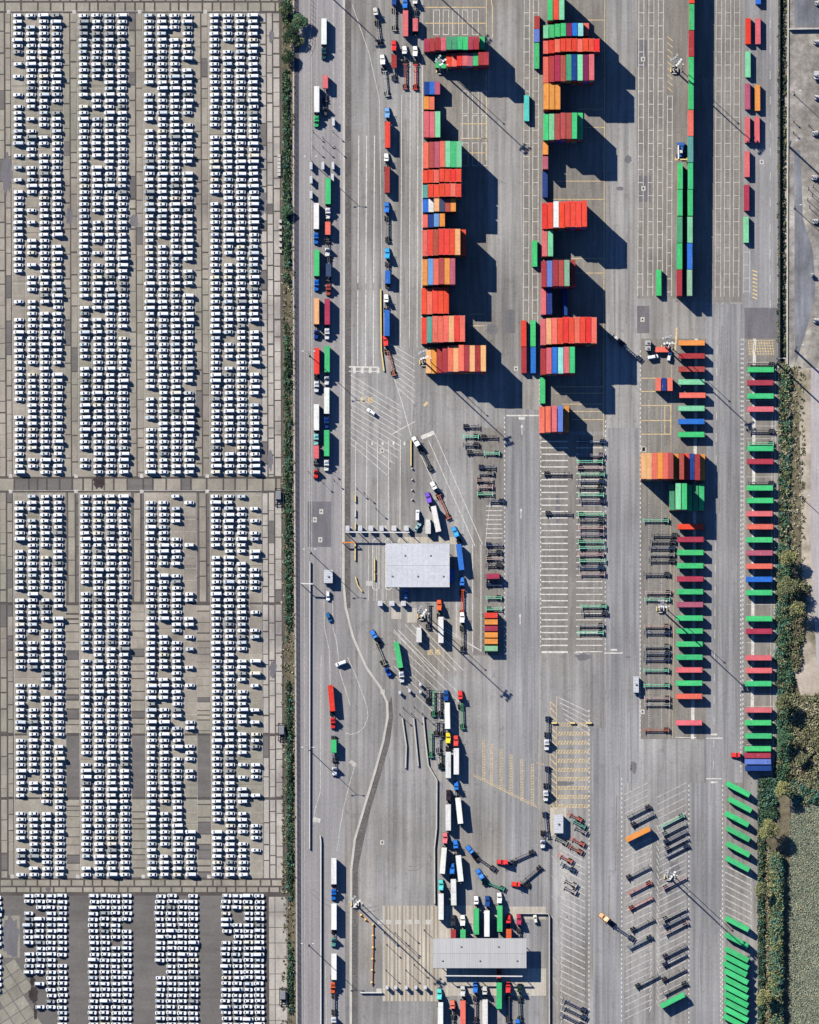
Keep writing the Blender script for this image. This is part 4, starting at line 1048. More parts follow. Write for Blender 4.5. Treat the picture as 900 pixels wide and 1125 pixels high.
for i, (y, c) in enumerate(ge):
    parked(40, c, 836 - (y - 400) * .0072 + R.uniform(-.5, .5), y, 180, f'{W(c)} container, {nth(i + 1)} from the top along the east fence', gF)
gA = 'green containers parked at an angle in the south-east corner'
for i, (x, y) in enumerate([(811, 867), (813, 884), (809.8, 899.8), (811, 916), (811, 933), (810.5, 949), (810, 1015), (809.6, 1033), (809.5, 1048.6), (809.5, 1057), (807.6, 1064.4), (809, 1073), (809, 1081.6), (809, 1090), (809, 1098.2), (809, 1106.4), (809, 1114.6), (808, 1122.8)]):
    parked(40, 'green', x, y, 180 - 27.5, f'green container, {nth(i + 1)} from the top of the angled row by the hedge', gA)
parked(40, 'orange', 701, 916.5, 26, 'orange container alone at an angle among the empty chassis', 'angled containers among chassis')
parked(40, 'green', 739, 1099, 27, 'green container alone at an angle near the bottom of the yard', 'angled containers among chassis')
gT = 'short containers on chassis beside the long lane'
parked(20, 'crimson', 541, 633, 180, 'crimson short container alone between empty chassis by the long lane', gT)
for i, (y, c) in enumerate([(676, 'red'), (683.2, 'orange'), (690.4, 'crimson'), (697.5, 'orange'), (704.6, 'orange'), (712.4, 'sage')]):
    parked(20, c, 539, y, 180, f'{W(c)} short container, {nth(i + 1)} from the top of six by the long lane', gT)
p = P(495.8, 632, 3.9)
container(20, 2.59, 'blue', p.x, p.y, 0, math.pi / 2, 'blue short container half under the right edge of the pale canopy', 'single containers near the gates')

# ------------------------------------------------------------------ empty chassis
def chs(L, xs, y, deg, lab, grp, c=None):
    chassis(L, c or R.choice(['darkgrey', 'grey', 'darkblue', 'mint', 'darkgrey', 'rosy', 'darkblue']), xs, y, math.radians(deg), lab, grp)
g = 'short empty chassis beside the long lane'
sh = [(517.5, 468.7), (517.5, 479.5), (537, 480), (517.5, 488.6), (521.5, 497), (540.5, 498), (534.5, 513.2), (533.5, 519.8), (532, 527.6), (533, 535), (533, 542.6), (545.5, 550.4), (542.5, 598.6), (542.5, 606.6), (542.5, 613.6), (542.5, 621), (542.5, 642), (542.5, 656.6), (542.5, 669)]
for i, (x, y) in enumerate(sh): chs(20, x, y, 180 if i % 2 else 0, f'short empty chassis, {nth(i + 1)} from the top beside the long lane', g, 'mint' if i in (1, 5, 10, 18) else None)
g = 'empty chassis in the long bays'
for i, (x, y) in enumerate([(612, 520.6), (613.4, 564)]): chs(40, x, y, 0, f'empty chassis, {nth(i + 1)} of two in the nearly empty left bay', g)
for i, y in enumerate([485.2, 500, 507, 513.8, 521, 528.8, 536, 543.6, 550.8, 565, 572, 579.8, 587, 595, 601.6, 609, 616, 623.2, 630.6, 666, 673.8, 687, 695]):
    x = 649.5 + R.uniform(-1.6, 1.6) + (2 if y in (666, 673.8) else 0)
    chs(40, x, y, 180 if R.random() < .8 else 0, f'empty chassis, {nth(i + 1)} from the top of the right bay below the shadow', g, 'mint' if y in (595, 616, 695, 666) else None)
g = 'empty chassis west of the coloured containers'
for i, (x, y) in enumerate([(720.5, 571.8), (730, 588), (728, 595), (727, 602), (727, 609), (727, 616), (721.5, 631), (723, 651), (722, 658.6), (721.5, 688), (722, 695.2), (721.5, 710), (722, 717.8), (721.5, 724.4), (721, 736.4), (721.5, 753), (722, 767), (722, 774), (721, 802)]):
    chs(40, x, y, 180, f'empty chassis, {nth(i + 1)} from the top west of the coloured containers', g, 'mint' if i in (0, 8, 14) else ('rust' if i == 18 else None))
g = 'empty chassis along the east fence'
chs(40, 836.5, 473.8, 180, 'empty chassis between pink and green containers along the east fence', g, 'darkgrey')
chs(40, 836, 487.4, 180, 'empty chassis just above a green container along the east fence', g, 'mint')
chs(40, 836, 531, 180, 'empty chassis close above the seventh container along the east fence', g, 'darkgrey')
chs(40, 836.5, 400.4, 180, 'empty chassis above the topmost container along the east fence', g, 'darkgrey')
g = 'angled empty chassis in the southern bays'
for i, (x, y) in enumerate([(702, 892), (706, 900.5), (701, 958.5), (703, 975.6), (704, 992.4), (705.6, 1016), (703.6, 1035.4), (711, 1078)]):
    chs(40, x, y, 27 if i % 3 else 207, f'angled empty chassis, {nth(i + 1)} from the top of the left southern bay', g, 'rust' if i in (3, 4) else None)
for i, (x, y) in enumerate([(739, 902), (740.5, 911.2), (742, 919.6), (743, 927.2), (744, 934.8), (741, 970), (741, 1004.4), (742, 1012.2), (743, 1020), (741, 1045.4), (741, 1054.6), (740, 1071), (742, 1086)]):
    chs(40, x, y, 27 if i % 4 else 207, f'angled empty chassis, {nth(i + 1)} from the top of the right southern bay', g)
g = 'short angled chassis south of the yellow bays'
for i, (x, y, c) in enumerate([(631.6, 897.4, 'rust'), (635.5, 905, 'teal'), (637, 911.5, 'grey'), (615.5, 923, 'grey'), (634.5, 924.5, 'rust'), (632, 932.8, 'rust'), (621, 943, 'rust'), (624, 952.8, 'darkblue'), (626, 969.6, 'silver'), (625.4, 977, 'silver')]):
    chs(20, x, y, 180 - 28, f'{W(c)} short angled chassis, {nth(i + 1)} from the top south of the yellow bays', g, c)
for i, (x, y) in enumerate([(631, 1104.5), (631, 1112.5), (629, 1120.5)]):
    chs(40, x, y, 180 - 26, f'long angled chassis, {nth(i + 1)} of three at the bottom edge', g, 'darkblue')
g = 'empty chassis parked by the exit lanes'
for i, (L, x, y, c) in enumerate([(40, 476.2, 773, 'darkgreen'), (40, 483, 773, 'darkgrey'), (20, 470.6, 764, 'black'), (40, 473.6, 818, 'darkgreen'), (20, 479.2, 800, 'darkgrey'), (20, 485.4, 801, 'darkgrey'), (20, 482, 819, 'grey'), (20, 484.3, 836, 'black'), (40, 470.6, 677, 'darkgrey')]):
    chs(L, x, y, 90, f'{W(c)} upright empty chassis, {nth(i + 1)} near the exit lanes' if i < 8 else 'dark empty chassis beside the orange-cab truck below the pale canopy', g, c)
# ------------------------------------------------------------------ cars
def car_meshes(kind):
    """nose towards +X"""
    L, Wd, belt, roof = dict(saloon=(4.5, 1.64, 1.0, 1.66), hatch=(4.25, 1.64, 1.04, 1.74), suv=(4.65, 1.7, 1.15, 1.92), van=(5.0, 1.8, 1.2, 2.35))[kind]
    l, h = L / 2, Wd / 2
    b = MB()
    def ring(z, x0, x1, y, c):
        return [(x0 + c, -y, z), (x1 - c, -y, z), (x1, -y + c * .9, z), (x1, y - c * .9, z), (x1 - c, y, z), (x0 + c, y, z), (x0, y - c * .9, z), (x0, -y + c * .9, z)]
    hood = belt - .06
    rs = [ring(.22, -l + .1, l - .12, h - .08, .25), ring(.5, -l, l, h, .32), ring(hood - .08, -l + .02, l - .05, h - .01, .34), ring(hood, -l + .08, l - .16, h - .06, .32)]
    base = len(b.v)
    for r in rs: b.v += r
    for k in range(3):
        for i in range(8):
            j = (i + 1) % 8
            b.f.append((base + k * 8 + i, base + k * 8 + j, base + k * 8 + 8 + j, base + k * 8 + 8 + i)); b.m.append(0)
    b.f.append(tuple(base + 24 + i for i in range(8))); b.m.append(0)
    f0, f1 = dict(saloon=(.95, .12), hatch=(.95, .15), suv=(.95, .3), van=(1.6, .95))[kind]      # windscreen foot and head
    r0, r1 = dict(saloon=(-1.75, -1.1), hatch=(-1.95, -1.5), suv=(-2.2, -1.85), van=(-2.5, -2.42))[kind]
    yb, yt = h - .12, h - .30
    z0, z1 = hood - .02, roof - .06
    A_, B_, C_, D_ = (r0, -yb, z0), (f0, -yb, z0), (f0, yb, z0), (r0, yb, z0)
    a_, b_, c_, d_ = (r1, -yt, z1), (f1, -yt, z1), (f1, yt, z1), (r1, yt, z1)
    b.box(r1 - .02, f1 + .04, -yt - .02, yt + .02, z1, roof, 0, .12, .1)                          # roof
    for y in (-yb, yb):
        s = 1 if y > 0 else -1
        b.bar((f0, y, z0), (f1, s * yt, z1), .09, .09); b.bar((r0, y, z0), (r1, s * yt, z1), .14, .14)
        b.bar(((f0 + r0) / 2, y, z0), ((f1 + r1) / 2, s * yt, z1), .08, .08)
    if kind == 'van':
        for y, s in ((-yb, -1), (yb, 1)): b.poly([(r0, y + s * .02, z0), (.4, y + s * .02, z0), (.4, s * (yt + .02), z1), (r1, s * (yt + .02), z1)][::s])
    ws = MB().poly([B_, C_, c_, b_]); rw = MB().poly([D_, A_, a_, d_])
    sw = MB().poly([A_, B_, b_, a_]); sw2 = MB().poly([C_, D_, d_, c_])
    wh = MB(); wh.tube((0, -.1, 0), (0, .1, 0), .32, .32, 10)
    wx = (-l + .85, l - .9)
    return dict(body=b, ws=ws, rw=rw, sw=sw, sw2=sw2, wh=wh, wx=wx, wy=h - .12)
KM = {}
for k in ('saloon', 'hatch', 'suv', 'van'):
    q = car_meshes(k)
    d = dict(raw=q)
    d['body'] = q['body'].mesh('car_body', m_car)
    for n, nm in (('ws', 'windscreen'), ('rw', 'rear_window'), ('sw', 'side_window'), ('sw2', 'side_window')): d[n] = q[n].mesh(nm, m_glass)
    d['wh'] = q['wh'].mesh('car_wheel', m_tyre)
    KM[k] = d
def car(kind, x, y, rz, color, label, group, name='parked_car', cat='car', full=False):
    d = KM[kind]
    o = link(name, d['body'], None, color, (x, y, 0), rz)
    for n, nm in (('ws', 'windscreen'), ('rw', 'rear_window')) + ((('sw', 'side_window'), ('sw2', 'side_window')) if full else ()): link(nm, d[n], o)
    for wx in d['raw']['wx']:
        for s in (-1, 1): link('wheel', d['wh'], o, None, (wx, s * d['raw']['wy'], .32))
    return tag(o, label, cat, group)
spots = []
vac = {('u', 0): (.20, .12, .03, .06), ('u', 1): (.07, .11, .02, .04), ('u', 2): (.04, .05, .03, .05), ('u', 3): (.03, .07, .03, .07),
       ('m', 0): (.13, .10, .06, .04), ('m', 1): (.08, .02, .01, .03), ('m', 2): (.04, .04, .18, .60), ('m', 3): (.04, .04, .12, .62)}
for b in range(4):
    for r in range(76):
        for c in range(4):
            y = 17.2 + r * 6.69
            if b == 0 and 300 < y < 330 and c < 2 and R.random() < .55: continue
            if R.random() < vac[('u', b)][c]: continue
            spots.append(('u', b, r, c, SL(19.6 + 72 * b + 14.15 * c + (.35 if c == 1 else 0), y), y))
    for r in range(63):
        for c in range(4):
            y = 545.6 + r * 6.7
            if b == 0 and 736 < y < 748 and c < 2: continue
            if b == 0 and 868 < y < 890 and c < 3 and R.random() < .8: continue
            if b == 2 and r < 1 and c < 2: continue
            v = vac[('m', b)][c]
            if b == 2 and c == 3 and y > 912: v = .05
            if b == 2 and c == 2 and y > 890: v = .03
            if R.random() < v: continue
            spots.append(('m', b, r, c, SL(19.4 + 71.9 * b + 14.15 * c, y), y))
    for r in range(23):
        for c in range(4):
            y = 984.3 + r * 6.43 + R.uniform(-.4, .4)
            if b == 0 and r > 13 and c < (2 if r in (15, 18) else 3 if r > 18 else 2) and not (r in (15, 19) and c >= 1): continue
            if R.random() < .02: continue
            wob = 1.4 * math.sin(r * .8 + b) * (c < 2)
            spots.append(('l', b, r, c, [31.9, 103, 176, 248.6][b] + 12.2 * c + wob * .6 + R.uniform(-.5, .5), y))
for r in range(17):
    if r != 9: spots.append(('x', 9, r, 0, -3.6 + R.uniform(-.4, .4), 986 + r * 6.4))
WH = ['white'] * 34 + ['silver'] * 2 + ['cream'] * 1 + ['grey'] * 1
CARC = dict(white=S(238, 243, 250, .98), silver=S(212, 222, 230, .92), cream=S(236, 234, 222, .94), grey=S(170, 176, 178, .9), red=S(200, 80, 80, .9), mintc=S(200, 226, 214, .9))
stuffcars = []
for (sec, b, r, c, px, py) in spots:
    x = R.random()
    big = c == 3 and sec == 'u' and b >= 2
    kind = ('van' if x < .3 else 'suv' if x < .7 else 'saloon') if big else ('saloon' if x < .42 else 'hatch' if x < .66 else 'suv' if x < .93 else 'van')
    p = P(px + R.uniform(-.45, .45), py + R.uniform(-.25, .25))
    nose = 0 if sec in ('l', 'x') else math.pi
    rz = nose + R.gauss(0, .015)
    colr = R.choice(WH)
    pass
    if sec == 'u' and b == 3:
        car(kind, p.x, p.y, rz, CARC[colr], f'{dict(cream="cream").get(colr, colr)} parked car, {nth(c + 1)} from left in the {nth(r + 1)} row of the north-east car block', 'cars parked in the large car park')
    else:
        stuffcars.append((kind, p.x, p.y, rz, CARC[colr]))
V, Fc, Mi, Cc = [], [], [], []
off = 0
proto = {}
for k in KM:
    q = KM[k]['raw']; v, f, m = list(q['body'].v), list(q['body'].f), [0] * len(q['body'].f)
    for n in ('ws', 'rw', 'sw', 'sw2'):
        b0 = len(v); v += q[n].v; f += [tuple(b0 + i for i in ff) for ff in q[n].f]; m += [1] * len(q[n].f)
    for wx in q['wx']:
        for s in (-1, 1):
            b0 = len(v); v += [(a + wx, bb + s * q['wy'], cc + .32) for a, bb, cc in q['wh'].v]; f += [tuple(b0 + i for i in ff) for ff in q['wh'].f]; m += [2] * len(q['wh'].f)
    proto[k] = (np.array(v), f, m)
for (k, x, y, rz, c) in stuffcars:
    v, f, m = proto[k]
    cs, sn = math.cos(rz), math.sin(rz)
    V.append(np.stack([x + v[:, 0] * cs - v[:, 1] * sn, y + v[:, 0] * sn + v[:, 1] * cs, v[:, 2]], 1))
    Fc += [tuple(i + off for i in ff) for ff in f]; Mi += m; off += len(v)
    Cc.append(np.tile(np.array(c, dtype=np.float32), (sum(len(ff) for ff in f), 1)))
me = bpy.data.meshes.new('parked_cars')
me.from_pydata(np.concatenate(V).tolist(), [], Fc)
for m in (m_carcol, m_glass, m_tyre): me.materials.append(m)
me.polygons.foreach_set('material_index', Mi)
me.color_attributes.new('Col', 'FLOAT_COLOR', 'CORNER').data.foreach_set('color', np.concatenate(Cc).ravel())
o = link('parked_cars', me)
struct(o, 'stuff', 'mass of white cars parked in long rows over the car park', 'cars')
# loose vehicles
def loose(kind, px, py, deg, colr, label, cat='car', name='car'):
    p = P(px, py, 1.0)
    return car(kind, p.x, p.y, math.radians(deg), colr, label, 'vehicles driving or waiting in the yard', name, cat, True)
wht = CARC['white']
loose('suv', 408, 452.5, 145, wht, 'white pickup-sized vehicle alone on the diagonal hatching')
loose('van', 459, 566, 90, wht, 'white van parked just north of the pale canopy', 'van', 'van')
loose('saloon', 459, 579, 55, S(150, 190, 200), 'pale teal car turned at an angle north of the pale canopy')
loose('suv', 446, 653, 90, S(90, 140, 210), 'light blue car in the shade just below the pale canopy')
loose('van', 374.5, 729, 200, wht, 'white van standing across the curved road', 'van', 'van')
loose('suv', 361.5, 678, -70, S(30, 105, 160), 'blue car driving on the road below the guard house')
loose('suv', 360.5, 654.5, -90, wht, 'white car just below the guard house')
loose('van', 717.5, 392.3, 10, wht, 'white van left of the mast foot north of the short container trio', 'van', 'van')
loose('suv', 735.5, 391.8, 80, wht, 'white car right of the mast foot north of the short container trio')
loose('van', 594, 976, -80, S(200, 190, 180), 'pale van at the foot of the grey canopy lane', 'van', 'van') if 0 else None
loose('hatch', 588.5, 1010, 100, CARC['cream'], 'cream car beside the last docked truck at the grey canopy')
loose('van', 346.5, 0, 90, wht, 'x', 'van', 'van') if 0 else None
p = P(722 + 5.4, 384, 2.6)
container(20, 2.59, 'salmon', p.x, p.y, 0, 0, 'salmon short container lying crosswise beside the white mast foot vehicles', 'single containers near the gates')
def box_truck(px, py, deg, L, label):
    p = P(px, py, 3.2); e = link('box_truck', None, None, None, (p.x, p.y, 0), math.radians(deg))
    b = MB(); b.box(-L / 2, L / 2 - 1.9, -1.22, 1.22, .9, 3.4); n = int(L / .7)
    for k in range(n): b.box(-L / 2 + .1 + k * (L - 2.1) / n, -L / 2 + .16 + k * (L - 2.1) / n, -1.2, 1.2, 3.4, 3.43)
    b.build('cargo_box', m_whitemetal, e)
    c = MB(); c.hexa([(L / 2 - 1.8, -1.1, .5), (L / 2, -1.05, .5), (L / 2, 1.05, .5), (L / 2 - 1.8, 1.1, .5)], [(L / 2 - 1.8, -1.0, 2.5), (L / 2 - .5, -.95, 2.4), (L / 2 - .5, .95, 2.4), (L / 2 - 1.8, 1.0, 2.5)])
    c.build('cab', m_whitemetal, e)
    w_ = MB().poly([(L / 2 - .2, -.9, 1.4), (L / 2 - .2, .9, 1.4), (L / 2 - .42, .85, 2.3), (L / 2 - .42, -.85, 2.3)]); w_.build('windscreen', m_glass, e)
    fr = MB(); fr.box(-L / 2 + .1, L / 2 - .3, -.5, .5, .6, .9); fr.build('frame', m_dark, e)
    for x in (-L / 2 + 1.3, L / 2 - 1.0):
        for y in (-.95, .95): link('wheel', w_single, e, None, (x, y, .5))
    tag(e, label, 'truck', 'vehicles driving or waiting in the yard')
box_truck(470.4, 578, 90, 7.2, 'small white box truck left of the purple-cab truck')
box_truck(460.4, 697, 90, 7.4, 'small white box truck on the striped lanes below the pale canopy')
def cabin(px0, py0, px1, py1, ht, label, roofmat=None, wallmat=None, name='office_cabin', cat='building'):
    a, b = P(px0, py1, ht), P(px1, py0, ht)
    cx, cy = (a.x + b.x) / 2, (a.y + b.y) / 2; hx, hy = (b.x - a.x) / 2, (b.y - a.y) / 2
    e = link(name, None, None, None, (cx, cy, 0))
    MB().box(-hx + .15, hx - .15, -hy + .15, hy - .15, 0, ht - .2).build('wall', wallmat or m_whitemetal, e)
    r = MB().box(-hx, hx, -hy, hy, ht - .2, ht, 0, .05, .05).build('roof', roofmat or m_roofw, e)
    n = max(2, int(hy * 2 / 1.2)); s = MB()
    for k in range(n): s.box(-hx + .1, hx - .1, -hy + (k + .5) * 2 * hy / n - .04, -hy + (k + .5) * 2 * hy / n + .04, ht, ht + .05)
    s.build('roof_seams', roofmat or m_roofw, r)
    d = MB().box(-hx + .10, -hx + .15, -.5, .5, 0.02, 2.1); d.build('door', m_dark, e)
    for k in (-.55, .55):
        MB().box(-hx * .45 + k * hx - .4, -hx * .45 + k * hx + .4, -hy + .1, -hy + .15, 1.1, 2.0).build('window', m_glass, e)
    MB().box(-.4, .4, -.35, .35, ht + .05, ht + .55, 0, .05, .05).build('roof_unit', m_steel, r)
    return tag(e, label, cat)
cabin(356, 626, 365.6, 640.6, 3.6, 'small white-roofed guard house in the middle of the road')
cabin(696, 743, 702, 761, 2.8, 'long white office cabin at the west edge of the empty chassis bay')
cabin(608.5, 895, 619, 915.5, 3.2, 'white cabin on a concrete pad below the yellow bays')
cabin(709, 374, 715, 379, 2.4, 'upper grey cabinet left of the mast foot', m_roofg, m_steel, 'equipment_cabinet', 'cabinet')
cabin(709, 380, 715, 385, 2.4, 'lower grey cabinet left of the mast foot', m_roofg, m_steel, 'equipment_cabinet', 'cabinet')

# ------------------------------------------------------------------ gate canopies
def canopy(px0, py0, px1, py1, ht, rm, label, ribs, ridge, ncol):
    a, b = P(px0, py1, ht), P(px1, py0, ht)
    cx, cy = (a.x + b.x) / 2, (a.y + b.y) / 2; hx, hy = (b.x - a.x) / 2, (b.y - a.y) / 2
    e = link('gate_canopy', None, None, None, (cx, cy, 0))
    r = MB()
    r.hexa([(-hx, -hy, ht - .7), (hx, -hy, ht - .7), (hx, 0, ht - .7), (-hx, 0, ht - .7)], [(-hx, -hy, ht - .06), (hx, -hy, ht - .06), (hx, 0, ht), (-hx, 0, ht)])
    r.hexa([(-hx, 0.004, ht - .7), (hx, 0.004, ht - .7), (hx, hy, ht - .7), (-hx, hy, ht - .7)], [(-hx, 0.004, ht), (hx, 0.004, ht), (hx, hy, ht - .06), (-hx, hy, ht - .06)])
    ro = r.build('roof', rm, e)
    s = MB()
    for k in range(1, ribs):
        x = -hx + 2 * hx * k / ribs
        s.hexa([(x - .05, -hy + .05, ht - .06), (x + .05, -hy + .05, ht - .06), (x + .05, 0, ht), (x - .05, 0, ht)], [(x - .03, -hy + .05, ht - .03), (x + .03, -hy + .05, ht - .03), (x + .03, 0, ht + .03), (x - .03, 0, ht + .03)])
        s.hexa([(x - .05, 0.01, ht), (x + .05, 0.01, ht), (x + .05, hy - .05, ht - .06), (x - .05, hy - .05, ht - .06)], [(x - .03, .01, ht + .03), (x + .03, .01, ht + .03), (x + .03, hy - .05, ht - .03), (x - .03, hy - .05, ht - .03)])
    s.build('standing_seams', rm, ro)
    g = MB(); g.box(-hx - .12, hx + .12, -hy - .14, -hy - .004, ht - .5, ht - .2); g.box(-hx - .12, hx + .12, hy + .004, hy + .14, ht - .5, ht - .2)
    g.build('gutter', m_steel, ro)
    MB().box(-hx, hx, -.12, .12, ht + .035, ht + .07).build('ridge_cap', rm, ro)
    for k in range(5):
        vx, vy = -hx * .8 + k * hx * .4, hy * (.45 if k % 2 else -.5)
        MB().box(vx - .35, vx + .35, vy - .35, vy + .35, ht - .2, ht + .35, 0, .08, .08).build('roof_vent', m_steel, ro)
    for i in range(ncol):
        x = -hx * .9 + 2 * hx * .9 * i / (ncol - 1)
        for y in (-hy * .7, hy * .7): MB().box(x - .15, x + .15, y - .15, y + .15, 0, ht - .7).build('column', m_steel, e)
    return tag(e, label, 'canopy')
canopy(424, 597, 494, 645, 6.3, m_roofw, 'large pale flat canopy roof over the middle gate lanes', 12, True, 5)
canopy(476, 1031, 578.4, 1063.6, 6.3, m_roofg, 'long grey ribbed canopy roof over the southern gate lanes', 44, True, 8)
def booth(px, py, label, grp, w2=.75, l2=1.1, ht=2.7):
    p = P(px, py, ht); e = link('gate_booth', None, None, None, (p.x, p.y, 0))
    MB().box(-w2, w2, -l2, l2, 0.03, ht - .2).build('wall', m_whitemetal, e)
    MB().box(-w2 - .2, w2 + .2, -l2 - .2, l2 + .2, ht - .2, ht, 0, .1, .1).build('roof', m_roofw, e)
    for s in (-1, 1): MB().box(s * (w2 + .012) - .01, s * (w2 + .012) + .01, -l2 * .7, l2 * .7, 1.0, 2.0).build('window', m_glass, e)
    return tag(e, label, 'booth', grp)
for i, x in enumerate([382, 396, 408, 419.5, 433.5, 447]): booth(x, 580.5, f'small white booth, {nth(i + 1)} from left along the gantry north of the pale canopy', 'booths along the north gantry')
for i, x in enumerate([418, 431, 443.5]): booth(x, 663, f'small white booth, {nth(i + 1)} of three below the pale canopy', 'booths below the pale canopy', .9, 1.0)
for i, (x, y) in enumerate([(342, 182), (355, 182), (366, 182), (342, 197.5), (342, 214), (365.5, 195), (366.5, 134)]): booth(x, y, f'small white road booth, {nth(i + 1)} of those beside the green container truck', 'road booths', .45, 1.6, 2.6)
for i, x in enumerate([425.5, 435, 446.5, 457, 467.5]): booth(x, 1085, f'small kiosk, {nth(i + 1)} from left at the lower end of the concrete lanes', 'kiosks at the lower end of the concrete lanes', .5, .7, 2.6)
for i, (x, y) in enumerate([(439.5, 761), (450, 759), (462, 752), (462, 760)]): booth(x, y, f'small pale kiosk, {nth(i + 1)} from left above the exit lanes', 'kiosks above the exit lanes', .4, .6, 2.2)
def post(px, py, ht, label, grp, r=.1, arm=0, name='signal_post', cat='post'):
    p = P(px, py, 0); e = link(name, None, None, None, (p.x, p.y, 0))
    MB().tube((0, 0, 0), (0, 0, ht), r, r * .8, 8).build('pole', m_steel, e)
    hd = MB(); hd.box(-.3, .3, -.18, .18, ht - .02, ht + .7); hd.build('signal_head', m_dark, e)
    if arm: MB().bar((0, 0, ht - .1), (arm, 0, ht - .1), .12, .12).build('arm', m_whitemetal, e)
    MB().box(-.3, .3, -.3, .3, 0, .25, 0, .05, .05).build('base', m_kerb, e)
    return tag(e, label, cat, grp)
for i, (x, y) in enumerate([(422, 1025), (434, 1025), (445, 1022), (466, 1022), (425, 1038), (446, 1036), (455, 1060), (424, 1066), (446, 1066), (467, 1066)]): post(x, y, 5.5, f'signal post, {nth(i + 1)} listed down the southern concrete lanes', 'signal posts on the concrete lanes', .14)
for i, (x, y) in enumerate([(392, 537), (400, 542), (413, 559), (408, 587), (427, 588), (440, 588), (344, 145), (355, 152), (366, 145), (344, 162), (355, 162), (368, 162)]): post(x, y, 4.2, f'signal post, {nth(i + 1)} listed near the northern gates', 'signal posts near the northern gates', .1)
for i, (x, y) in enumerate([(355, 531), (367, 528), (363, 517), (339, 519)]): post(x, y, 3.6, f'thin sign post, {nth(i + 1)} from left below the road queue', 'sign posts below the road queue', .07)
for i, (x, y) in enumerate([(439, 785), (452, 784), (464, 784), (443, 778), (455, 777)]): post(x, y, 4.6, f'barrier post, {nth(i + 1)} listed at the head of the exit lanes', 'posts at the exit lanes', .12)
# gantries
def gantry(x0, y0, x1, y1, ht, label, n, m=m_whitemetal):
    a, b = P(x0, y0, ht), P(x1, y1, ht)
    mid = (a + b) / 2; e = link('gate_gantry', None, None, None, (mid.x, mid.y, 0))
    A0, B0 = a - mid, b - mid
    MB().bar((A0.x, A0.y, ht), (B0.x, B0.y, ht), .55, .5).build('beam', m, e)
    for k in range(n):
        q = A0.lerp(B0, k / (n - 1)); MB().box(q.x - .14, q.x + .14, q.y - .14, q.y + .14, 0, ht - .06).build('post', m_steel, e)
    return tag(e, label, 'gantry')
gantry(379.5, 584.5, 450, 585, 5.0, 'long white gantry beam across the lanes north of the pale canopy', 6)
gantry(489, 1072, 574, 1072.6, 5.0, 'slim pale gantry beam in the shade below the grey canopy', 6)
gantry(376.5, 596, 390, 596, 3.0, 'short orange barrier beam west of the pale canopy', 2, m_orangeblk)
gantry(396, 1090.5, 420, 1090.5, .9, 'low white barrier left of the concrete lanes', 4)
gantry(331, 641, 344, 641.5, 6, 'thin sign arm with cameras reaching over the road', 2)
# ------------------------------------------------------------------ walls and barriers
def thingwall(name, pts, wd, ht, mat, label, cat):
    return tag(wall(name, pts, wd, 0, ht, mat), label, cat)
thingwall('concrete_barrier', [(340.6, 617), (340.4, 780), (340.2, 933)], .42, 1.1, m_whitemetal, 'long straight white barrier wall dividing the road', 'barrier')
thingwall('concrete_barrier', [(351.8, 918), (352.6, 925), (352.6, BOT)], .5, 1.1, m_whitemetal, 'long white barrier wall dividing the lower road', 'barrier')
thingwall('lane_wall', [(442, 789), (446.4, 820), (445.6, 844)], .6, 1.0, m_kerb, 'leftmost of three curved low walls between the exit lanes', 'wall')
thingwall('lane_wall', [(454.3, 788), (457, 815), (459.6, 842)], .6, 1.0, m_kerb, 'middle one of three curved low walls between the exit lanes', 'wall')
thingwall('lane_wall', [(465, 788), (467.5, 815), (470.5, 841), (480, 857), (479.6, 910), (477.3, 932), (477.6, 993)], .6, 1.0, m_kerb, 'rightmost curved low wall running on down to the concrete lanes', 'wall')
thingwall('lane_wall', [(570, 1003.5), (602, 1003.8), (603.6, 1007), (603.6, BOT)], .5, 1.2, m_kerb, 'low pale wall right of the grey canopy', 'wall')
thingwall('yellow_kerb', [(418.4, 318), (418.6, 350), (419, 385), (422, 408)], .6, .8, m_yellowblk, 'yellow kerb wall along the left of the middle lane', 'barrier')
for i, (x, y0, y1) in enumerate([(390.5, 544, 552), (390.5, 560, 568), (390.5, 575, 582), (390.3, 596, 616), (411.5, 614, 628), (411.5, 629, 638), (451.6, 484, 512)]):
    thingwall('yellow_barrier', [(x, y0), (x, y1)], .55, .9, m_yellowblk if i != 1 else m_whitemetal, f'yellow lane barrier, {nth(i + 1)} listed around the northern gate lanes' if i != 1 else 'white lane barrier between yellow ones at the northern gate lanes', 'barrier')
thingwall('yellow_barrier', [(390.5, 634), (393, 643), (398, 650)], .5, .9, m_yellowblk, 'curved yellow lane barrier left of the pale canopy', 'barrier')
def cone(px, py, label, grp, sz=.6, mat=None):
    p = P(px, py, .5); b = MB(); b.box(-sz, sz, -sz, sz, 0, .12); b.hexa([(-sz * .8, -sz * .8, .12), (sz * .8, -sz * .8, .12), (sz * .8, sz * .8, .12), (-sz * .8, sz * .8, .12)], [(-sz * .35, -sz * .35, 1.1), (sz * .35, -sz * .35, 1.1), (sz * .35, sz * .35, 1.1), (-sz * .35, sz * .35, 1.1)])
    o = b.build('barrier_block', mat or m_yellowblk); o.location = (p.x, p.y, 0)
    return tag(o, label, 'barrier', grp)
cb = [(397, 1005.5), (402, 1010.5), (410, 1016), (410, 1028), (410, 1041), (409.5, 1053.5), (409.2, 1066), (408.8, 1079.5)]
for i, (x, y) in enumerate(cb): cone(x, y, f'yellow block, {nth(i + 1)} from the top along the orange barrier line', 'yellow blocks by the concrete lanes', .65)
thingwall('orange_barrier', [(394.5, 1002.5), (410, 1016.4), (410, 1041), (408.8, 1083)], .25, .7, m_orangeblk, 'thin orange barrier line left of the concrete lanes', 'barrier')
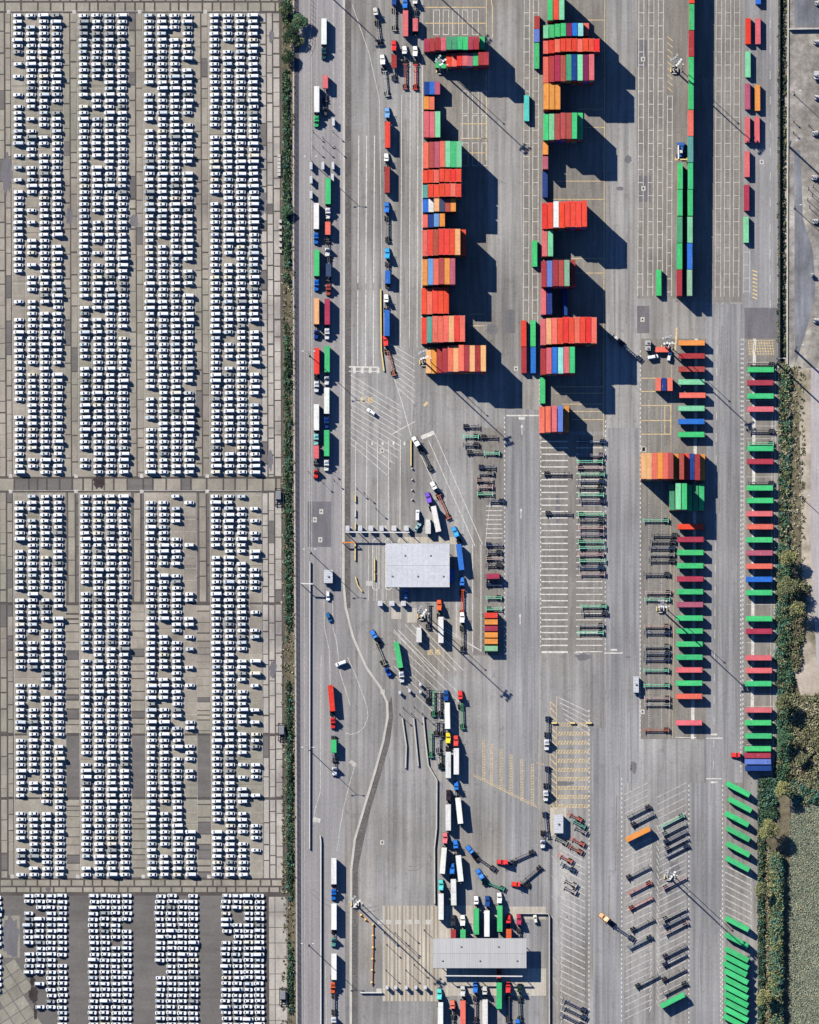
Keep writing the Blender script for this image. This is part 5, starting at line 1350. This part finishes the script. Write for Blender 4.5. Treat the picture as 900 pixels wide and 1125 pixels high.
for i, x in enumerate([609, 629, 647]): thingwall('yellow_block', [(x - 3, 794.4), (x + 3, 794.4)], .8, 1.0, m_yellowblk, f'long yellow block, {nth(i + 1)} of three at the head of the yellow bays', 'barrier')
for i, y in enumerate([515, 527, 538.5, 549]): cone(453, y, f'small pale block, {nth(i + 1)} from the top right of the gate lanes', 'pale blocks right of the gate lanes', .5, m_kerb)

# ------------------------------------------------------------------ lamp masts
def mast(px, py, ht, label, base=True, heads=8, r=.42, grp='tall lighting masts'):
    p = P(px, py, 0); e = link('lighting_mast', None, None, None, (p.x, p.y, 0), R.uniform(0, 1))
    MB().tube((0, 0, 0), (0, 0, ht), r, r * .5, 12).build('pole', m_steel, e)
    rg = MB()                                               # service platform with two lamp bars
    rg.box(-.9, .9, -.9, .9, ht - .5, ht - .3)
    for y in (-1.25, 1.25): rg.bar((-1.9, y, ht - .2), (1.9, y, ht - .2), .16, .16)
    for x in (-.7, .7): rg.bar((x, -1.3, ht - .28), (x, 1.3, ht - .28), .14, .14)
    hd = rg.build('head_frame', m_steel, e)
    for k in range(heads):
        x, y = (k % 4 - 1.5) * 1.15, (-1.45 if k < 4 else 1.45)
        f = MB(); f.hexa([(-.4, -.45, -.3), (.4, -.45, -.3), (.45, .45, -.2), (-.45, .45, -.2)], [(-.4, -.45, .12), (.4, -.45, .12), (.45, .45, .32), (-.45, .45, .32)])
        o = f.build('floodlight', m_whitemetal, hd); o.location = (x + R.uniform(-.15, .15), y + R.uniform(-.3, .3), ht - .1); o.rotation_euler = (0, 0, R.uniform(-.4, .4) + (math.pi if y < 0 else 0))
    MB().box(-.8, .8, -.8, .8, 0, .5).build('plinth', m_kerb, e)
    tag(e, label, 'light mast', grp)
    if base:
        for i, (dx, dy, w_, l_) in enumerate([(-1.6, 0, .6, 2.4), (1.6, 0, .6, 2.4), (0, -1.7, 2.2, .6), (0, 1.7, 2.2, .6)]):
            o = MB().box(-w_ / 2, w_ / 2, -l_ / 2, l_ / 2, 0, .9, 0, .1, .1).build('protection_block', m_yellowblk if i == 0 else m_kerb)
            o.location = (p.x + dx, p.y + dy, 0)
            tag(o, f'{"yellow" if i == 0 else "concrete"} guard block, {["left", "right", "lower", "upper"][i]} one around the {label}', 'barrier', 'guard blocks around the masts')
        q = (p.x + 3.4, p.y - .4)
        c = link('camera_pole', None, None, None, (q[0], q[1], 0))
        MB().tube((0, 0, 0), (0, 0, ht * .66), .2, .12, 8).build('pole', m_steel, c)
        MB().box(-.35, .35, -.25, .25, ht * .66 - .02, ht * .66 + .4).build('camera', m_whitemetal, c)
        MB().box(-.4, .4, -.4, .4, 0, .4).build('plinth', m_kerb, c)
        tag(c, f'thin camera pole beside the {label}', 'pole', 'camera poles beside the masts')
MH = 36.0
for px, py, lb in [(483.5, 77.5, 'lighting mast at the top of the west stack'), (741, 77, 'lighting mast left of the long container line'), (465.2, 398, 'lighting mast at the foot of the west stack'),
                   (731, 382, 'lighting mast near the short container trio'), (463, 677, 'lighting mast below the pale canopy'), (725.5, 669, 'lighting mast among the empty chassis'),
                   (734, 963, 'lighting mast among the angled chassis'), (390, 993, 'lighting mast beside the lower road')]:
    mast(px, py, MH, lb)
mast(325, -39, MH, 'lighting mast just above the top left edge', False)
mast(441, -42, MH, 'lighting mast just above the top lanes', False)
def road_lamp(px, py, ht, label, grp, arms=(-1, 1), name='street_lamp'):
    p = P(px, py, 0); e = link(name, None, None, None, (p.x, p.y, 0))
    MB().tube((0, 0, 0), (0, 0, ht), .5 if ht > 22 else .2, .3 if ht > 22 else .11, 10).build('pole', m_steel, e)
    for s in arms:
        a = MB(); a.bar((0, 0, ht - .1), (s * 2.6, 0, ht + .3), .12, .12); ao = a.build('arm', m_steel, e)
        MB().box(s * 2.6 - .55, s * 2.6 + .55, -.25, .25, ht + .18, ht + .42, 0, .1, .05).build('lamp_head', m_whitemetal, ao)
    MB().box(-.4, .4, -.4, .4, 0, .5, 0, .05, .05).build('plinth', m_kerb, e)
    return tag(e, label, 'street lamp', grp)
for i, (x, y) in enumerate([(342, 177.5), (339.8, 390.5), (341, 607), (339.2, 823.5), (338.8, 1038)]): road_lamp(x, y, 20.5, f'double street lamp, {nth(i + 1)} from the top along the road', 'street lamps along the road')
for i, (x, y, h) in enumerate([(872, 103.5, 13), (866.8, 161, 24), (872.5, 228.5, 13), (873.5, 385, 26), (853.5, 399, 24), (881, 547, 13)]): road_lamp(x, y, h, f'pole lamp, {nth(i + 1)} from the top along the east boundary', 'lamps along the east boundary', (1,))

# ------------------------------------------------------------------ container handler and small plant
m_blueplant = grime('blue_plant_paint', S(60, 110, 190, .84), [FINE])
def handler(px, py, deg, label):
    p = P(px, py, 2.5); e = link('container_handler', None, None, None, (p.x, p.y, 0), math.radians(deg))
    b = MB(); b.box(-3.6, 2.6, -1.5, 1.5, .9, 2.0); b.box(-4.3, -2.4, -1.7, 1.7, .8, 2.6, 0, .2, .15); b.box(-2.3, -.6, -1.2, 1.2, 2.0, 2.7, 0, .1, .1)
    b.build('body', m_blueplant, e)
    c = MB(); c.box(-.5, 1.2, -.8, .8, 2.02, 3.8, 0, .15, .12); co = c.build('cab', m_whitemetal, e)
    MB().poly([(1.2, -.7, 2.4), (1.2, .7, 2.4), (1.07, .62, 3.6), (1.07, -.62, 3.6)]).build('windscreen', m_glass, co)
    bm = MB(); bm.bar((-2.6, -1.25, 3.0), (4.2, -1.25, 5.2), .6, .7); bm.build('boom', m_whitemetal, e)
    sp = MB(); sp.bar((4.2, -3.0, 4.8), (4.2, 3.0, 4.8), .6, .4); sp.box(3.3, 5.1, -2.9, -2.6, 4.55, 4.8); sp.box(3.3, 5.1, 2.6, 2.9, 4.55, 4.8); sp.build('spreader', m_yellowblk, e)
    for x, ys in ((2.0, (-1.75, 1.75, -1.15, 1.15)), (-3.0, (-1.55, 1.55))):
        for y in ys: 
            o = link('wheel', w_dual, e, None, (x, y, .85)); o.scale = (1.7, .9, 1.7)
    return tag(e, label, 'container handler')
handler(748.2, 166, -90, 'blue and white container handler working beside the long three-high line')
for i, (x0, y0) in enumerate([(306, 546), (309.5, 804), (311, 1095)]):
    p = P(x0, y0, 0); e = link('loading_ramp', None, None, None, (p.x, p.y, 0))
    f = MB(); f.box(-1.7, -1.4, -4.2, 4.2, .8, 1.1); f.box(1.4, 1.7, -4.2, 4.2, .8, 1.1)
    for k in range(8): f.box(-1.4, 1.4, -4.0 + k * 1.1, -3.7 + k * 1.1, .8, 1.0)
    f.build('frame', m_dark, e)
    MB().hexa([(-1.3, -1.5, 1.01), (1.3, -1.5, 1.01), (1.3, 2.8, 1.01), (-1.3, 2.8, 1.01)], [(-1.1, -1.2, 2.2), (1.1, -1.2, 2.2), (1.1, 2.4, 2.6), (-1.1, 2.4, 2.6)]).build('housing', m_steel, e)
    for s in (-1.55, 1.55):
        for y in (-4, 4): MB().box(s - .12, s + .12, y - .12, y + .12, 0, .8).build('leg', m_dark, e)
    tag(e, f'dark framed loading ramp, {nth(i + 1)} from the top beside the hedge', 'ramp', 'loading ramps beside the hedge')
for i in range(12):
    y = 171 + i * 4.1 if i < 6 else 243 + (i - 6) * 6.6
    c = P(306.6 if i < 6 else 308, y, .8); o = MB().box(-.75, .75, -.8, .8, 0, .9, 0, .06, .06).build('concrete_block', m_kerb); o.location = (c.x, c.y, 0)
    tag(o, f'pale concrete block, {nth(i + 1)} from the top of the line beside the hedge', 'block', 'concrete blocks beside the hedge')

# ------------------------------------------------------------------ fences
def fence(pts, ht, label, pitch=3.0):
    q = [P(x, y) for x, y in pts]
    e = link('chain_link_fence', None, None, None, tuple(q[0]))
    ps, rl = MB(), MB()
    for a, b in zip(q, q[1:]):
        L = (b - a).length; n = max(1, int(L / pitch))
        for k in range(n):
            c = a.lerp(b, k / n) - q[0]; ps.box(c.x - .05, c.x + .05, c.y - .05, c.y + .05, 0, ht)
        for z in (.15, ht * .5, ht - .08): rl.bar(a - q[0] + Vector((0, 0, z)), b - q[0] + Vector((0, 0, z)), .07, .05)
    ps.build('posts', m_fence, e)['kind'] = 'stuff'; rl.build('rails', m_fence, e)
    return tag(e, label, 'fence')
fence([(855.6, TOP), (855.6, 660), (853.6, 855.4), (832.9, 855.8), (832.7, BOT)], 2.6, 'thin steel fence along the east edge of the yard')
fence([(323, -30), (323, 300), (325.8, 900), (326.8, BOT)], 1.8, 'thin steel fence between the hedge and the road')
fence([(308.4, TOP), (310.4, 400), (316.4, BOT)], 2.0, 'thin steel fence along the east side of the car park')
fence([(342, -10), (341, 45), (336, 58)], 2.2, 'short bent fence by the trees at the top of the road', 2)
thingwall('boundary_wall', [(866.5, TOP), (865.2, 200), (864.8, 404)], .7, .5, m_kerb, 'long pale low wall beside the fence in the north-east', 'wall')
thingwall('screen_wall', [(866.6, 32.5), (900, 32), (960, 32)], .5, 1.9, m_kerb, 'pale screen wall crossing the substation ground near the top', 'wall')
thingwall('boundary_screen', [(857, TOP), (856.8, 200), (856.6, 396)], .2, 2.0, m_fence, 'solid grey screen fence along the north-east edge of the yard', 'fence')
cabin(894.5, 78, 903, 87, 2.6, 'small white-roofed substation hut at the right edge')
cabin(891, 300, 894, 304, 2.0, 'tiny pale hut on the substation service lane', None, None, 'equipment_cabinet', 'cabinet')

# ------------------------------------------------------------------ substation equipment
def bushing(px, py, ht, label, n=3, grp='substation equipment'):
    p = P(px, py, 1.5); e = link('electrical_equipment', None, None, None, (p.x, p.y, 0), R.uniform(-.2, .2))
    MB().box(-1.3, 1.3, -1.1, 1.1, 0, 1.5, 0, .1, .1).build('tank', m_whitemetal, e)
    for k in range(n):
        x = (k - (n - 1) / 2) * .9
        b = MB(); b.tube((x, 0, 1.5), (x * 1.4, 0, ht), .22, .12, 8)
        for j in range(4): b.tube((x * 1.1, 0, 1.8 + j * (ht - 2.2) / 4), (x * 1.1, 0, 1.95 + j * (ht - 2.2) / 4), .36, .36, 8)
        b.build('insulator', m_steel, e)
    for s in (-1, 1): MB().box(s * 1.5 - .18, s * 1.5 + .18, -.8, .8, .2, 1.3).build('radiator', m_steel, e)
    return tag(e, label, 'transformer', grp)
for i, (x, y, h) in enumerate([(897.5, 46, 4), (897, 84, 4.4), (898, 107, 4), (896, 146, 4.4), (895, 195, 6), (896, 243, 6), (897, 352, 4), (899, 3, 4), (905, 60, 4), (908, 120, 4)]):
    bushing(x, y, h, f'white transformer, {nth(i + 1)} listed down the right edge of the substation')
for i, (x, y) in enumerate([(872, 134), (888.5, 138), (871.5, 146), (888, 208), (892, 215), (887, 220), (889, 228), (893, 205)]): post(x, y, 5.5 if i > 2 else 2.2, f'grey equipment post, {nth(i + 1)} listed in the substation', 'substation posts', .16)

# ------------------------------------------------------------------ vegetation
def leafmesh(name, pts, sizes, cols, parent=None, mat=None):
    n = len(pts)
    nrm = NR.normal(size=(n, 3)); nrm[:, 2] = np.abs(nrm[:, 2]) + .5
    nrm /= np.linalg.norm(nrm, axis=1)[:, None]
    t = np.cross(nrm, NR.normal(size=(n, 3))); t /= np.linalg.norm(t, axis=1)[:, None]
    b = np.cross(nrm, t)
    s = sizes[:, None]
    k = NR.uniform(.55, 1.0, size=(n, 1))
    quad = np.stack([pts - t * s - b * s * k * .4, pts + t * s * .2 - b * s * k, pts + t * s + b * s * k * .4, pts - t * s * .2 + b * s * k], 1)
    me = bpy.data.meshes.new(name)
    me.vertices.add(4 * n); me.vertices.foreach_set('co', quad.astype(np.float32).ravel())
    me.loops.add(4 * n); me.loops.foreach_set('vertex_index', np.arange(4 * n, dtype=np.int32))
    me.polygons.add(n); me.polygons.foreach_set('loop_start', np.arange(0, 4 * n, 4, dtype=np.int32))
    me.update()
    me.materials.append(mat or m_leaf)
    c4 = np.concatenate([np.repeat(cols, 4, axis=0), np.ones((4 * n, 1))], 1).astype(np.float32)
    me.color_attributes.new('Col', 'FLOAT_COLOR', 'CORNER').data.foreach_set('color', c4.ravel())
    return link(name, me, parent)
GREENS = dict(dark=S(56, 78, 58), mid=S(88, 122, 90), pale=S(164, 164, 108), olive=S(130, 134, 96), brown=S(120, 114, 90), blue=S(88, 130, 114), straw=S(184, 172, 142), dry=S(142, 142, 108), grass=S(154, 164, 140), grass2=S(122, 142, 120))
def bumpleaves(bumps, dens, size):
    P_, S_, C_ = [], [], []
    for (x, y, z, r, h, tone) in bumps:
        n = max(12, int(dens * r * r * 3.1))
        d = NR.normal(size=(n, 3)); d[:, 2] = np.abs(d[:, 2]) * .9 - .12; d /= np.linalg.norm(d, axis=1)[:, None]
        rad = NR.uniform(.6, 1.02, size=(n, 1)) * (1 + .16 * np.sin(d[:, :1] * 5 + x) * np.cos(d[:, 1:2] * 6 + y))
        q = d * rad * np.array([r, r, h]) + np.array([x, y, z])
        q[:, 2] = np.maximum(q[:, 2], .1)
        P_.append(q); S_.append(NR.uniform(.6, 1.3, n) * size)
        c = np.array(GREENS[tone][:3]); C_.append(c[None] * NR.uniform(.7, 1.3, (n, 1)) * (1 + NR.normal(0, .06, (n, 3))))
    return np.concatenate(P_), np.concatenate(S_), np.clip(np.concatenate(C_), .005, .5)
def bank(name, label, gen, dens=9, size=.34):
    o = leafmesh(name, *bumpleaves(gen, dens, size))
    return struct(o, 'stuff', label, 'shrubs')
def along(xl, xr, y0, y1, step, rr, hh, tones):
    out = []
    y = y0
    while y < y1:
        f = (y - y0) / (y1 - y0)
        a, b = xl[0] + (xl[1] - xl[0]) * f, xr[0] + (xr[1] - xr[0]) * f
        x = R.uniform(a, b); p = P(x, y)
        r = R.uniform(*rr); out.append((p.x, p.y, 0, r, R.uniform(*hh), R.choice(tones)))
        y += step * R.uniform(.5, 1.5)
    return out
hb = along((312.5, 318.5), (317, 321.5), -60, 1200, 1.05, (.45, 1.25), (.6, 1.9), ['dark'] * 7 + ['mid'] * 2 + ['blue'])
hb += along((310.5, 317.5), (312, 319), -60, 1200, 2.2, (.5, 1.0), (.5, 1.3), ['dark', 'mid', 'dark', 'blue'])
hb = [b for b in hb if math.sin(b[1] * .11) + math.sin(b[1] * .043 + 1) + R.uniform(-.8, .8) > -.75]
for k in range(900):
    q = P(R.uniform(309.5, 324) + 0, R.uniform(-60, 1190)); q.x += .0055 * (562 - q.y / M * 0 - 562)
    hb.append((q.x, q.y, 0, R.uniform(.25, .6), R.uniform(.2, .5), R.choice(['dry', 'olive', 'brown', 'straw'])))
bank('hedge', 'long dark green hedge between the car park and the road', hb)
nb = along((856.5, 855.5), (863, 862.5), -60, 400, .9, (.6, 1.3), (.5, 1.2), ['dark', 'brown', 'brown', 'olive', 'dark'])
bank('bank_scrub', 'low brown scrub strip along the north-east fence', nb)
eb = along((857, 857), (869, 866), 402, 600, .5, (.7, 1.7), (.6, 2.2), ['mid', 'dark', 'olive', 'blue', 'olive', 'straw'])
eb += along((870, 870), (883, 884), 402, 640, 1.3, (.35, 1.0), (.2, .7), ['olive', 'straw', 'brown', 'dry', 'straw'])
eb += along((856, 855), (866, 868), 600, 855, .6, (1.2, 2.6), (1.2, 3.2), ['mid', 'dark', 'mid', 'olive', 'blue'])
eb += along((868, 866), (888, 878), 640, 735, .5, (1.0, 2.0), (.8, 2.2), ['brown', 'dark', 'olive', 'brown', 'dry'])
eb += along((868, 866), (903, 903), 765, 868, .3, (1.0, 2.3), (.7, 2.0), ['brown', 'dry', 'dry', 'olive', 'straw', 'brown', 'dry'])
bank('bank_shrubs', 'dense mixed shrubs on the bank east of the yard fence', eb)
sb = along((834, 834), (839, 839), 858, 1200, .7, (.7, 1.5), (.6, 1.9), ['dark', 'mid', 'dark', 'olive', 'blue'])
sb += along((849.5, 850), (858, 858), 938, 1200, .32, (1.2, 2.4), (2.6, 5.2), ['mid', 'blue', 'blue', 'olive', 'olive', 'pale'])
sb += along((841, 842), (846, 847), 930, 1200, 1.3, (.3, .9), (.2, .7), ['straw', 'dry', 'olive'])
sb += along((840, 840), (852, 852), 856, 900, .5, (1.0, 2.0), (.8, 2.0), ['mid', 'dark', 'blue'])
sb += along((862, 872), (903, 903), 858, 882, .22, (1.0, 2.0), (.6, 2.4), ['mid', 'dry', 'blue', 'olive', 'blue'])
bank('hedge_mass', 'tall ragged green hedge between the yard corner and the field', sb)
n = 42000
fx = NR.uniform(867.5, 930, n); fy = NR.uniform(872, 1240, n)
okm = fx > 884 - (fy - 868) * .5
pts = np.array([tuple(P(a, b)) for a, b, c in zip(fx, fy, okm) if c]); pts[:, 2] = NR.uniform(.03, .25, len(pts))
tone = np.array([GREENS['grass'][:3], GREENS['grass2'][:3], GREENS['grass'][:3], GREENS['straw'][:3]])[NR.integers(0, 4, len(pts))] * NR.uniform(.86, 1.16, (len(pts), 1))
struct(leafmesh('field_crop', pts, NR.uniform(.12, .34, len(pts)), tone), 'stuff', 'rough grey-green grass of the field', 'grass')
def tree(px, py, r, h, tone, label, sub=9, grp='trees'):
    p = P(px, py, h * .6); e = link('tree', None, None, None, (p.x, p.y, 0))
    t = MB(); t.tube((0, 0, -.05), (0, 0, h * .55), .28 + r * .03, .16, 9)
    lobes = []
    for k in range(sub):
        a = k * 2.4 + R.uniform(-.3, .3); q = (k / sub) ** .5 * r * .66
        z = h * (.78 - .3 * (q / r) ** 2) + R.uniform(-.4, .3)
        lobes.append((q * math.cos(a), q * math.sin(a), z * .82, r * R.uniform(.34, .5), h * R.uniform(.16, .24), tone if R.random() < .75 else 'olive'))
        t.tube((0, 0, h * .3), (q * math.cos(a), q * math.sin(a), z * .8), .1, .03, 5)
    t.build('trunk', m_bark, e)
    P_, S_, C_ = bumpleaves(lobes, 42, .22)
    leafmesh('crown', P_, S_, C_, e)
    return tag(e, label, 'tree', grp)
for x, y, r, h, t, lb in [(866, 613, 4.4, 10, 'pale', 'pale yellow-green round tree at the top of the east bank trees'), (864.5, 644, 5.4, 12, 'olive', 'large olive tree against the east fence'),
    (875.5, 668, 4.0, 11.5, 'pale', 'bright round yellow-green tree right of the large olive one'), (858.5, 866.5, 4.2, 11, 'pale', 'pale round tree at the fence corner'),
    (844.5, 912, 5.2, 12, 'pale', 'yellow-green spreading tree beside the angled green containers'), (835.5, 977, 3.8, 11, 'olive', 'olive tree overhanging the fence in the south-east'),
    (839, 1096, 4.2, 12, 'pale', 'pale tree low down in the south-east hedge'), (860, 772, 4.6, 12, 'olive', 'dull green tree at the middle of the east bank'), (862, 812, 4.2, 11.5, 'mid', 'green tree near the blue containers by the fence'),
    (880, 833, 3.4, 6, 'dry', 'brownish bush-like tree in the scrub'), (329, 24, 4.2, 6.5, 'mid', 'green tree beside the road at the very top'), (319.5, 38, 4.6, 6.5, 'dark', 'dark green tree beside the car park at the top'),
    (316, 62, 3.6, 5.5, 'dark', 'dark tree second down beside the car park'), (327.5, 45, 3.0, 4.5, 'olive', 'small olive tree overhanging the road'), (314, 10, 4, 6, 'dark', 'dark tree at the top edge beside the car park'),
    (314.5, 232, 2.8, 4.5, 'mid', 'small round tree standing out of the long hedge')]:
    tree(x, y, r, h, t, lb)
print('containers', CCOUNT, 'objects', len(bpy.data.objects))
